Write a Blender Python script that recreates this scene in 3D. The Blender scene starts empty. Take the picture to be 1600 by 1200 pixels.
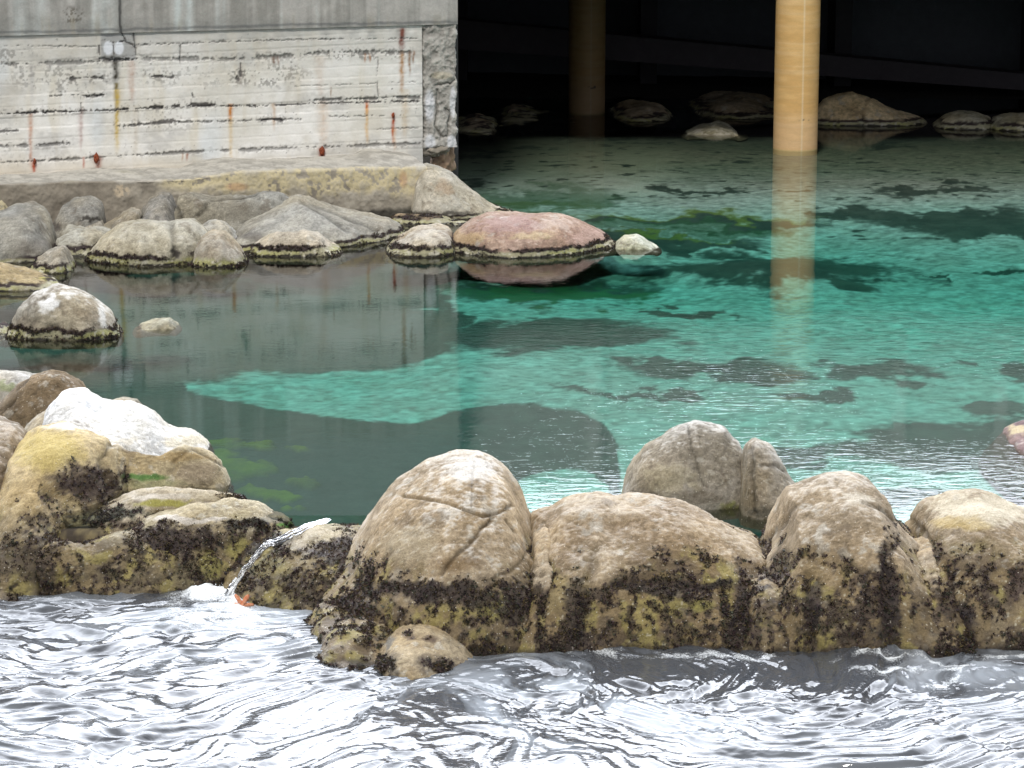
import bpy, math, random
import numpy as np
from mathutils import Vector

# ------------------------------------------------------------------ camera, sky, sun, exposure
R = math.radians
F = 4500.0; PITCH = R(12.5); CH = 8.0
scene = bpy.context.scene
COL = scene.collection
cam_d = bpy.data.cameras.new('camera'); cam = bpy.data.objects.new('camera', cam_d); COL.objects.link(cam)
cam.location = (0, 0, CH); cam.rotation_euler = (R(90) - PITCH, 0, 0)
cam_d.sensor_width = 36; cam_d.lens = 36 * F / 1600; cam_d.clip_end = 2000; cam_d.clip_start = 0.5
scene.camera = cam
SUN_EL, SUN_AZ = R(52), R(-166)          # azimuth measured from +Y towards +X
world = bpy.data.worlds.new('World'); scene.world = world; world.use_nodes = True
nt = world.node_tree; nt.nodes.clear()
out = nt.nodes.new('ShaderNodeOutputWorld'); bg = nt.nodes.new('ShaderNodeBackground')
sky = nt.nodes.new('ShaderNodeTexSky'); sky.sky_type = 'NISHITA'; sky.sun_disc = False
sky.sun_elevation = SUN_EL; sky.sun_rotation = SUN_AZ; sky.dust_density = 6.0; sky.air_density = 1.0; sky.ozone_density = 1.0
# thin bright overcast: the sky colour is washed towards white cloud, brightest low over the building
geo = nt.nodes.new('ShaderNodeTexCoord'); sep = nt.nodes.new('ShaderNodeSeparateXYZ')
nt.links.new(geo.outputs['Generated'], sep.inputs[0])
cn = nt.nodes.new('ShaderNodeTexNoise'); cn.inputs['Scale'].default_value = 3.0; cn.inputs['Detail'].default_value = 5
nt.links.new(geo.outputs['Generated'], cn.inputs['Vector'])
cm = nt.nodes.new('ShaderNodeMapRange'); cm.inputs['From Min'].default_value = .35; cm.inputs['From Max'].default_value = .7
cm.inputs['To Min'].default_value = .75; cm.inputs['To Max'].default_value = 1.25
nt.links.new(cn.outputs['Fac'], cm.inputs['Value'])
ym = nt.nodes.new('ShaderNodeMapRange'); ym.interpolation_type = 'SMOOTHSTEP'
ym.inputs['From Min'].default_value = 0.0; ym.inputs['From Max'].default_value = 0.85
ym.inputs['To Min'].default_value = 8.0; ym.inputs['To Max'].default_value = 125.0
nt.links.new(sep.outputs['Y'], ym.inputs['Value'])
mu = nt.nodes.new('ShaderNodeMath'); mu.operation = 'MULTIPLY'
nt.links.new(cm.outputs[0], mu.inputs[0]); nt.links.new(ym.outputs[0], mu.inputs[1])
cc = nt.nodes.new('ShaderNodeVectorMath'); cc.operation = 'SCALE'; cc.inputs[0].default_value = (.92, .965, 1.06)
nt.links.new(mu.outputs[0], cc.inputs['Scale'])
mixw = nt.nodes.new('ShaderNodeMix'); mixw.data_type = 'RGBA'; mixw.inputs['Factor'].default_value = 0.8
nt.links.new(sky.outputs[0], mixw.inputs['A']); nt.links.new(cc.outputs[0], mixw.inputs['B'])
nt.links.new(mixw.outputs['Result'], bg.inputs['Color']); bg.inputs['Strength'].default_value = 0.09
nt.links.new(bg.outputs[0], out.inputs[0])
sd = bpy.data.lights.new('sun', 'SUN'); sun = bpy.data.objects.new('sun', sd); COL.objects.link(sun)
sd.energy = 2.9; sd.angle = R(9); sd.color = (1, .95, .87)
sdir = Vector((math.sin(SUN_AZ) * math.cos(SUN_EL), math.cos(SUN_AZ) * math.cos(SUN_EL), math.sin(SUN_EL)))
sun.rotation_euler = sdir.to_track_quat('Z', 'Y').to_euler(); sun.location = (0, 20, 30)
scene.view_settings.view_transform = 'Standard'; scene.view_settings.look = 'None'
scene.view_settings.exposure = -0.3; scene.view_settings.gamma = 1
scene.render.engine = 'CYCLES'
scene.cycles.max_bounces = 6; scene.cycles.transparent_max_bounces = 16; scene.cycles.diffuse_bounces = 3
scene.cycles.glossy_bounces = 3; scene.cycles.use_denoising = True
scene.cycles.caustics_reflective = False

# ------------------------------------------------------------------ pixel <-> world
cp, sp_ = math.cos(PITCH), math.sin(PITCH)
def ray(px, py):
    x = (np.asarray(px, float) - 800) / F; v = (600 - np.asarray(py, float)) / F
    return x, cp + v * sp_, -sp_ + v * cp
def atz(px, py, z=0.0):
    x, y, w = ray(px, py); t = (z - CH) / w
    return x * t, y * t
def atY(px, py, Y):
    x, y, w = ray(px, py); t = Y / y
    return x * t, CH + w * t
def proj(P):
    d = P[..., 1] * cp - (P[..., 2] - CH) * sp_
    u = P[..., 1] * sp_ + (P[..., 2] - CH) * cp
    return 800 + F * P[..., 0] / d, 600 - F * u / d
def Yw(py, z): return float(atz(800, py, z)[1])

# ------------------------------------------------------------------ noise
def _h(ix, iy, iz, s):
    h = (ix.astype(np.int64) * 374761393 + iy.astype(np.int64) * 668265263 + iz.astype(np.int64) * 2147483647 + s * 1274126177) & 0xFFFFFFFF
    h = ((h ^ (h >> 13)) * 1274126177) & 0xFFFFFFFF
    h = ((h ^ (h >> 15)) * 2246822519) & 0xFFFFFFFF
    return ((h ^ (h >> 16)) & 0xFFFFFF).astype(np.float32) / float(0xFFFFFF) * 2 - 1
def vn(P, s=0):
    i = np.floor(P); f = (P - i).astype(np.float32); i = i.astype(np.int64)
    f = f * f * f * (f * (f * 6 - 15) + 10)
    r = 0
    for a in (0, 1):
        wx = f[..., 0] if a else 1 - f[..., 0]
        for b in (0, 1):
            wy = f[..., 1] if b else 1 - f[..., 1]
            for c in (0, 1):
                wz = f[..., 2] if c else 1 - f[..., 2]
                r = r + wx * wy * wz * _h(i[..., 0] + a, i[..., 1] + b, i[..., 2] + c, s)
    return r
ROT = np.array([[.36, .48, -.8], [-.8, .6, 0], [.48, .64, .6]])
def fbm(P, sc=1.0, o=3, s=0, g=.5):
    Q = np.asarray(P, float) * sc + s * 7.31; a = 1.0; t = 0; n = 0
    for k in range(o):
        t = t + a * vn(Q, s + k); n += a * a; Q = (Q @ ROT.T) * 2.03 + 3.7; a *= g
    return t / math.sqrt(n) * 1.6
def ss(a, b, x):
    t = np.clip((x - a) / (b - a), 0, 1); return t * t * (3 - 2 * t)
def lerp(a, b, t):
    a = np.asarray(a, np.float32); b = np.asarray(b, np.float32); t = np.asarray(t)[..., None]
    return a * (1 - t) + b * t
def blob(px, py, cx, cy, rx, ry):
    return 1 - np.sqrt(((px - cx) / rx) ** 2 + ((py - cy) / ry) ** 2)
def polydist(px, py, pts):
    d = np.full(px.shape, 1e9); tt = np.zeros(px.shape)
    n = len(pts) - 1
    for k in range(n):
        (x0, y0), (x1, y1) = pts[k], pts[k + 1]
        dx, dy = x1 - x0, y1 - y0
        t = np.clip(((px - x0) * dx + (py - y0) * dy) / (dx * dx + dy * dy + 1e-9), 0, 1)
        e = np.hypot(px - x0 - t * dx, py - y0 - t * dy)
        m = e < d; d = np.where(m, e, d); tt = np.where(m, (k + t) / n, tt)
    return d, tt

# ------------------------------------------------------------------ mesh helpers
def make_mesh(name, V, quads=None, tris=None, attrs=None, smooth=True):
    me = bpy.data.meshes.new(name)
    V = np.asarray(V, np.float32).reshape(-1, 3); idx = []; st = []; c = 0
    if quads is not None and len(quads):
        q = np.asarray(quads, np.int32); idx.append(q.ravel()); st.append(np.arange(len(q)) * 4); c = len(q) * 4
    if tris is not None and len(tris):
        q = np.asarray(tris, np.int32); idx.append(q.ravel()); st.append(c + np.arange(len(q)) * 3)
    idx = np.concatenate(idx); st = np.concatenate(st)
    me.vertices.add(len(V)); me.vertices.foreach_set('co', V.ravel())
    me.loops.add(len(idx)); me.loops.foreach_set('vertex_index', idx.astype(np.int32))
    me.polygons.add(len(st)); me.polygons.foreach_set('loop_start', st.astype(np.int32))
    me.update(calc_edges=True)
    me.polygons.foreach_set('use_smooth', np.full(len(st), smooth))
    for k, a in (attrs or {}).items():
        a = np.asarray(a, np.float32)
        if a.ndim >= 2 and a.shape[-1] == 3:
            a = a.reshape(-1, 3); at = me.attributes.new(k, 'FLOAT_COLOR', 'POINT')
            at.data.foreach_set('color', np.concatenate([a, np.ones((len(a), 1), np.float32)], 1).ravel())
        else:
            at = me.attributes.new(k, 'FLOAT', 'POINT'); at.data.foreach_set('value', a.ravel())
    me.validate()
    return me
def gq(n, m):
    i = np.arange(n - 1)[:, None] * m + np.arange(m - 1)[None]
    return np.stack([i, i + m, i + m + 1, i + 1], -1).reshape(-1, 4)
def gnorm(G):
    a = np.gradient(G, axis=0); b = np.gradient(G, axis=1); n = np.cross(a, b)
    return n / (np.linalg.norm(n, axis=-1, keepdims=True) + 1e-9)
def tag(o, label=None, cat=None, group=None, kind=None):
    if label: o['label'] = label
    if cat: o['category'] = cat
    if group: o['group'] = group
    if kind: o['kind'] = kind
    return o
def obj(name, me, mat, parent=None):
    o = bpy.data.objects.new(name, me); COL.objects.link(o)
    if mat: me.materials.append(mat)
    if parent: o.parent = parent
    return o
def empty(name, loc=(0, 0, 0)):
    o = bpy.data.objects.new(name, None); COL.objects.link(o); o.location = loc
    bpy.context.view_layer.update(); return o
def adopt(o, parent):
    o.parent = parent; o.matrix_parent_inverse = parent.matrix_world.inverted(); return o

# ------------------------------------------------------------------ materials
def N(nt, t, **kw):
    n = nt.nodes.new(t)
    for k, v in kw.items():
        if k in n.inputs: n.inputs[k].default_value = v
        else: setattr(n, k, v)
    return n
def surf_mat(name, fine=60, coarse=12, amt=.25, rough=.85, bump=.4, bdist=.01, wet=False, speck=0.0, stretch=(1, 1, 1)):
    m = bpy.data.materials.new(name); m.use_nodes = True; t = m.node_tree; t.nodes.clear(); L = t.links.new
    o = N(t, 'ShaderNodeOutputMaterial'); b = N(t, 'ShaderNodeBsdfPrincipled', Roughness=rough)
    b.inputs['Specular IOR Level'].default_value = .3
    at = N(t, 'ShaderNodeAttribute', attribute_name='Col'); tc = N(t, 'ShaderNodeTexCoord')
    mp = N(t, 'ShaderNodeMapping'); mp.inputs['Scale'].default_value = stretch; L(tc.outputs['Object'], mp.inputs[0])
    n1 = N(t, 'ShaderNodeTexNoise', Scale=fine, Detail=3.0, Roughness=.65); L(mp.outputs[0], n1.inputs['Vector'])
    n2 = N(t, 'ShaderNodeTexNoise', Scale=coarse, Detail=4.0, Roughness=.6); L(mp.outputs[0], n2.inputs['Vector'])
    ad = N(t, 'ShaderNodeMath', operation='ADD'); L(n1.outputs['Fac'], ad.inputs[0]); L(n2.outputs['Fac'], ad.inputs[1])
    mr = N(t, 'ShaderNodeMapRange'); mr.inputs['From Min'].default_value = .6; mr.inputs['From Max'].default_value = 1.4
    mr.inputs['To Min'].default_value = 1 - amt; mr.inputs['To Max'].default_value = 1 + amt; L(ad.outputs[0], mr.inputs['Value'])
    vm = N(t, 'ShaderNodeVectorMath', operation='SCALE'); L(at.outputs['Color'], vm.inputs[0]); L(mr.outputs[0], vm.inputs['Scale'])
    colout = vm.outputs[0]
    if speck > 0:
        vo = N(t, 'ShaderNodeTexVoronoi', Scale=42.0); L(mp.outputs[0], vo.inputs['Vector'])
        lt = N(t, 'ShaderNodeMapRange'); lt.inputs['From Min'].default_value = .28; lt.inputs['From Max'].default_value = .12
        lt.inputs['To Min'].default_value = 0; lt.inputs['To Max'].default_value = 1; L(vo.outputs['Distance'], lt.inputs['Value'])
        sc = N(t, 'ShaderNodeSeparateColor'); L(vo.outputs['Color'], sc.inputs[0])
        gt = N(t, 'ShaderNodeMath', operation='GREATER_THAN'); gt.inputs[1].default_value = 1 - speck; L(sc.outputs[0], gt.inputs[0])
        ml = N(t, 'ShaderNodeMath', operation='MULTIPLY'); L(lt.outputs[0], ml.inputs[0]); L(gt.outputs[0], ml.inputs[1])
        mx = N(t, 'ShaderNodeMix', data_type='RGBA'); L(ml.outputs[0], mx.inputs['Factor'])
        L(vm.outputs[0], mx.inputs['A']); mx.inputs['B'].default_value = (.62, .58, .5, 1); colout = mx.outputs['Result']
    L(colout, b.inputs['Base Color'])
    if wet:
        aw = N(t, 'ShaderNodeAttribute', attribute_name='wet')
        rr = N(t, 'ShaderNodeMapRange'); rr.inputs['To Min'].default_value = rough; rr.inputs['To Max'].default_value = .38
        L(aw.outputs['Fac'], rr.inputs['Value']); L(rr.outputs[0], b.inputs['Roughness'])
    bp = N(t, 'ShaderNodeBump', Strength=bump, Distance=bdist); L(ad.outputs[0], bp.inputs['Height']); L(bp.outputs[0], b.inputs['Normal'])
    L(b.outputs[0], o.inputs[0]); return m
def plain_mat(name, col, rough=.6, var=.3, scale=20, spec=.3):
    m = bpy.data.materials.new(name); m.use_nodes = True; t = m.node_tree; b = t.nodes['Principled BSDF']
    b.inputs['Roughness'].default_value = rough; b.inputs['Specular IOR Level'].default_value = spec
    n = N(t, 'ShaderNodeTexNoise', Scale=scale, Detail=4.0); tc = N(t, 'ShaderNodeTexCoord'); t.links.new(tc.outputs['Object'], n.inputs['Vector'])
    r = N(t, 'ShaderNodeValToRGB'); c = np.array(col)
    r.color_ramp.elements[0].position = .3; r.color_ramp.elements[1].position = .7
    r.color_ramp.elements[0].color = (*(c * (1 - var)), 1); r.color_ramp.elements[1].color = (*np.minimum(c * (1 + var), 1), 1)
    t.links.new(n.outputs['Fac'], r.inputs[0]); t.links.new(r.outputs[0], b.inputs['Base Color']); return m
M_rock = surf_mat('rock', 130, 45, .42, .9, .9, .010, wet=True, speck=.10)
M_rockf = surf_mat('rock_far', 30, 7, .25, .9, .5, .02, wet=True)
M_wall = surf_mat('painted_concrete', 40, 6, .07, .85, .15, .004)
M_conc = surf_mat('raw_concrete', 30, 5, .16, .9, .4, .012)
M_bed = surf_mat('seabed', 22, 5, .22, .95, .2, .02)
M_col = surf_mat('column', 30, 4, .12, .6, .12, .006, stretch=(1, 1, 3))
M_weed = surf_mat('seaweed', 90, 20, .35, .5, .2, .004)
M_rust = plain_mat('rust', (.22, .055, .025), .9, .5, 40)

def water_mat(name, kind):
    m = bpy.data.materials.new(name); m.use_nodes = True; t = m.node_tree; t.nodes.clear(); L = t.links.new
    o = N(t, 'ShaderNodeOutputMaterial'); tc = N(t, 'ShaderNodeTexCoord')
    def wav(scale, st, det, dist=0.0, rot=0.0):
        mp = N(t, 'ShaderNodeMapping'); mp.inputs['Scale'].default_value = st; mp.inputs['Rotation'].default_value = (0, 0, rot)
        L(tc.outputs['Object'], mp.inputs[0])
        n = N(t, 'ShaderNodeTexNoise', Scale=scale, Detail=det, Distortion=dist); L(mp.outputs[0], n.inputs['Vector']); return n.outputs['Fac']
    if kind == 'pool':
        a = wav(4.5, (.8, 1.6, 1), 3.0, .4, .08); c = wav(13, (.5, 1.3, 1), 2.0, .3, -.06)
        big = N(t, 'ShaderNodeAttribute', attribute_name='ripple')
        s = N(t, 'ShaderNodeMath', operation='MULTIPLY_ADD'); L(c, s.inputs[0]); s.inputs[1].default_value = .38; L(a, s.inputs[2])
        bp = N(t, 'ShaderNodeBump', Distance=.03); L(s.outputs[0], bp.inputs['Height']); L(big.outputs['Fac'], bp.inputs['Strength'])
        fr = N(t, 'ShaderNodeFresnel', IOR=1.5); L(bp.outputs[0], fr.inputs['Normal'])
        tr = N(t, 'ShaderNodeBsdfTransparent'); gl = N(t, 'ShaderNodeBsdfGlossy', Roughness=.02); L(bp.outputs[0], gl.inputs['Normal'])
        mx = N(t, 'ShaderNodeMixShader'); L(fr.outputs[0], mx.inputs[0]); L(tr.outputs[0], mx.inputs[1]); L(gl.outputs[0], mx.inputs[2])
        L(mx.outputs[0], o.inputs['Surface'])
        va = N(t, 'ShaderNodeVolumeAbsorption', Density=1.0); va.inputs['Color'].default_value = (.50, .97, .935, 1)
        L(va.outputs[0], o.inputs['Volume'])
    else:
        a = wav(10, (.7, 1.2, 1), 3.0, .6, .2)
        bp = N(t, 'ShaderNodeBump', Distance=.02, Strength=.3); L(a, bp.inputs['Height'])
        fr = N(t, 'ShaderNodeFresnel', IOR=1.9); L(bp.outputs[0], fr.inputs['Normal'])
        df = N(t, 'ShaderNodeBsdfDiffuse'); df.inputs['Color'].default_value = (.065, .07, .078, 1)
        gl = N(t, 'ShaderNodeBsdfGlossy', Roughness=.015); L(bp.outputs[0], gl.inputs['Normal'])
        mx = N(t, 'ShaderNodeMixShader'); L(fr.outputs[0], mx.inputs[0]); L(df.outputs[0], mx.inputs[1]); L(gl.outputs[0], mx.inputs[2])
        fo = N(t, 'ShaderNodeBsdfDiffuse'); fo.inputs['Color'].default_value = (.82, .86, .88, 1)
        at = N(t, 'ShaderNodeAttribute', attribute_name='foam')
        n = N(t, 'ShaderNodeTexNoise', Scale=60.0, Detail=4.0); L(tc.outputs['Object'], n.inputs['Vector'])
        ad = N(t, 'ShaderNodeMath', operation='ADD'); L(at.outputs['Fac'], ad.inputs[0]); L(n.outputs['Fac'], ad.inputs[1])
        mr = N(t, 'ShaderNodeMapRange'); mr.inputs['From Min'].default_value = .82; mr.inputs['From Max'].default_value = 1.25; L(ad.outputs[0], mr.inputs['Value'])
        mk = N(t, 'ShaderNodeAttribute', attribute_name='milk'); mm = N(t, 'ShaderNodeMath', operation='MULTIPLY'); mm.inputs[1].default_value = .35
        L(mk.outputs['Fac'], mm.inputs[0]); md = N(t, 'ShaderNodeBsdfDiffuse'); md.inputs['Color'].default_value = (.62, .68, .74, 1)
        m1 = N(t, 'ShaderNodeMixShader'); L(mm.outputs[0], m1.inputs[0]); L(mx.outputs[0], m1.inputs[1]); L(md.outputs[0], m1.inputs[2])
        m2 = N(t, 'ShaderNodeMixShader'); L(mr.outputs[0], m2.inputs[0]); L(m1.outputs[0], m2.inputs[1]); L(fo.outputs[0], m2.inputs[2])
        L(m2.outputs[0], o.inputs['Surface'])
    return m
M_pool = water_mat('pool_water', 'pool'); M_sea = water_mat('sea_water', 'sea')

ZS = -0.7            # sea level; the pool behind the rocks stands at z = 0
# ------------------------------------------------------------------ seabed: one sheet from the open sea to beyond the building
def nonuni(dense, outer):
    return np.array(sorted(set([-v for v in outer] + [v for v in outer]) | set(dense.tolist()))) 
def build_seabed():
    xs = np.concatenate([[-900, -200, -60, -25, -16], np.linspace(-10.5, 10.5, 760), [16, 25, 60, 200, 900]])
    ys = np.concatenate([[-600, -100, 0, 15, 22], 26 * (70 / 26.) ** np.linspace(0, 1, 760), [80, 120, 300, 1000]])
    X, Y = np.meshgrid(xs, ys, indexing='ij')
    P2 = np.stack([X, Y, np.zeros_like(X)], -1)
    front = np.interp(X, [-6, -2.8, -1.8, -.6, 6], [28.8, 28.8, 28.5, 27.9, 27.9])
    sea = -2.2 + 2.05 * ss(-.1, .75, Y - front)
    back = -.16 - .38 * ss(.9, 2.4, Y - front) + .45 * ss(45, 54, Y)
    Z = np.where(Y < front + .8, sea, back)
    n = fbm(P2, .5, 3, 4); n2 = fbm(P2, 3.0, 3, 5)
    Z += .05 * n * ss(0, 2, Y - front) * (1 - .7 * ss(45, 54, Y)) + .008 * n2
    Z += .12 * ss(63, 69, Y) + .9 * ss(80, 120, Y)
    px, py = proj(np.stack([X, Y, Z], -1))
    w = fbm(P2 * np.array([1, .8, 1]), 1.4, 5, 7, .6)
    wf = fbm(P2 * np.array([1, .5, 1]), 5.0, 3, 9)
    wx, wy = px + w * 34, py + w * 9 + wf * 2.5
    sand = lerp((.66, .62, .52), (.80, .78, .68), ss(-1, 1, n2))
    sand = lerp(sand, (.26, .24, .15), ss(330, 255, py) * .9); sand = lerp(sand, (.10, .095, .06), ss(265, 205, py) * .9); sand = sand * (1 - .35 * ss(1000, 750, px) * ss(340, 280, py))[..., None]  # sand darkened towards the back: shade under the deck put into its colour
    dark = np.full(X.shape, -1.0)
    def el(cx, cy, rx, ry, a=1.0):
        nonlocal dark
        dark = np.maximum(dark, blob(wx, wy, cx, cy, rx, ry) * a * min(1.0, 1.0))
    # left half: dark weed and sunken boulders, wall's reflection also painted into the bed
    left = np.minimum(1, (712 - wx) / 60.)
    bandU = ss(600, 580, wy)
    dark = np.maximum(dark, np.minimum((712 - wx) / 60., (np.interp(px, [300, 450, 600, 713], [600, 590, 580, 556]) - py + w * 6) / 30.))
    edge = np.interp(px, [0, 250, 420, 560, 640, 700, 760, 830, 900, 940, 965, 1000, 1600],
                     [560, 600, 640, 655, 664, 645, 634, 632, 640, 655, 690, 1200, 1300])
    dark = np.maximum(dark, (py + w * 3 - edge) / 12.)
    dark = np.where((wx < 300) & (wy > 560), 1, dark)
    # bright sand patch between them
    hole = blob(px + w * 10, py, 880, 775, 75, 42); dark = np.where(hole > 0, -hole, dark)
    for e in [(1190, 428, 260, 28), (860, 455, 190, 22), (1060, 485, 75, 9), (840, 522, 230, 30), (1120, 580, 150, 17), (1370, 582, 110, 18),
              (1595, 582, 50, 18), (1310, 622, 85, 10), (1500, 345, 170, 22), (1340, 335, 95, 15), (1470, 300, 110, 10), (1110, 302, 80, 8),
              (1060, 350, 260, 12), (1030, 385, 200, 14), (1560, 360, 150, 13), (1560, 425, 60, 7), (1470, 700, 190, 36), (1230, 712, 100, 18),
              (1430, 780, 90, 26), (1000, 610, 130, 6), (1570, 640, 70, 12), (1450, 425, 30, 3), (1350, 215, 90, 10), (760, 245, 60, 8),
              (1150, 830, 120, 30), (930, 215, 70, 5), (1575, 690, 70, 45)]:
        el(*e)
    spot = fbm(P2 * np.array([.55, 1.0, 1]), 2.6, 3, 21)
    dark = np.maximum(dark, (spot - 1.25) * 1.2 * ss(200, 260, py) * ss(480, 330, py))
    spot2 = fbm(P2 * np.array([.55, 1.0, 1]), 5.5, 3, 23)
    dark = np.maximum(dark, (spot2 - 1.0) * 1.4 * ss(205, 240, py) * ss(330, 290, py)); dark = np.maximum(dark, (spot - 1.0) * 1.2 * ss(200, 240, py) * ss(320, 280, py) * ss(1100, 800, px))
    shore = np.where((py < 430) & (px < 960), (430 - py) / 20., -1); dark = np.maximum(dark, np.where(px < 700, shore, -1))
    k = ss(-.22, .30, dark + .07 * fbm(P2 * np.array([.6, 1, 1]), 14, 2, 77))
    dcol = lerp((.030, .040, .028), (.060, .065, .045), ss(-1, 1, n2))
    dcol = lerp(dcol, (.13, .075, .06), ss(780, 620, px) * .9)  # left bed tone shifted, wall's reflection put into its colour
    gr = np.maximum.reduce([blob(wx, wy, 800, 320, 170, 22), blob(wx, wy, 880, 460, 200, 18)])
    dcol = lerp(dcol, (.05, .12, .035), ss(0, .5, gr))
    C = lerp(sand, dcol, k * .96); C = lerp(C, (.05, .045, .04), ss(57.5, 64, Y)); C = lerp(C, lerp((.05, .04, .03), (.16, .13, .07), ss(-1, 1, fbm(P2, 9, 3, 78))), ss(1.3, .9, Y - front))  # bed also blackened from the deck edge back, painting in its shade
    yl = np.maximum.reduce([blob(wx, wy, 1060, 341, 210, 5), blob(wx, wy, 1060, 377, 110, 3.5), blob(wx, wy, 800, 318, 130, 10)])
    C = lerp(C, (.24, .23, .03), ss(-.3, .6, yl) * .7)
    gg = np.maximum(blob(wx, wy, 1050, 362, 260, 12), blob(wx, wy, 830, 310, 180, 24)); C = lerp(C, (.06, .11, .045), ss(0, .4, gg) * .7)
    # yellow-green weed on the shallow ledge at the left
    yg = np.maximum.reduce([blob(wx, wy, 360, 735, 55, 32), blob(wx, wy, 410, 706, 80, 7), blob(wx, wy, 425, 740, 30, 10), blob(wx, wy, 420, 776, 50, 6),
                            blob(wx, wy, 470, 800, 18, 5), blob(wx, wy, 340, 695, 40, 10)])
    yg = ss(-.1, .3, yg + wf * .12); C = lerp(C, (.27, .20, .05), yg * np.clip(.7 + .4 * n2, 0, 1)); Z = Z + .04 * yg
    sh = ss(43, 45, Y) * ss(430, 405, py) * ss(1080, 900, px); Z = Z * (1 - sh) + np.maximum(Z, -.17 + .02 * n2) * sh
    mound = blob(px, py, 1190, 430, 240, 30); Z = Z + .12 * ss(0, .8, mound)
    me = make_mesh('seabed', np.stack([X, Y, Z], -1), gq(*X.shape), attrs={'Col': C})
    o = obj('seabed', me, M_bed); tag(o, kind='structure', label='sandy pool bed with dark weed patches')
build_seabed()

def build_pool():
    ex = [-80, -1.3, -.9, 80]; ey = [29.62, 29.62, 28.95, 28.95]
    xs = np.concatenate([[-80], np.linspace(-12, 12, 120), [80]])
    top = []
    ts = np.linspace(0, 1, 120)
    X = np.repeat(xs[:, None], len(ts), 1); f = np.interp(xs, ex, ey)[:, None]
    Y = f + (76 - f) * ts[None] ** 1.2
    Zt = np.zeros_like(X); n, m = X.shape
    V = np.concatenate([np.stack([X, Y, Zt], -1).reshape(-1, 3), np.stack([X, Y, Zt - 1.6], -1).reshape(-1, 3)])
    q = gq(n, m); off = n * m
    ring = [i * m for i in range(n)] + [(n - 1) * m + j for j in range(1, m)] + [i * m + m - 1 for i in range(n - 2, -1, -1)] + [j for j in range(m - 2, 0, -1)]
    ring = np.array(ring); r2 = np.roll(ring, -1)
    side = np.stack([ring, ring + off, r2 + off, r2], -1)
    px, py = proj(np.stack([X, Y, Zt], -1))
    P2 = np.stack([X, Y, Zt], -1)
    rp = .10 + .38 * ss(470, 640, py) * ss(500, 1100, px) + .22 * ss(440, 560, py) + .16 * ss(430, 520, py) * ss(900, 1300, px)
    rp = rp * (1 - .72 * ss(760, 640, px))
    rp = rp * (.36 - .20 * ss(540, 660, py)) * (1 + .35 * fbm(P2 * np.array([.5, 1, 1]), .8, 3, 3))
    rp = np.clip(rp, .03, 1)
    me = make_mesh('pool_water', V, np.concatenate([q, q[:, ::-1] + off, side]), attrs={'ripple': np.concatenate([rp.ravel(), rp.ravel()])}, smooth=False)
    tag(obj('pool_water', me, M_pool), kind='structure', label='clear turquoise pool water')
build_pool()

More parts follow.
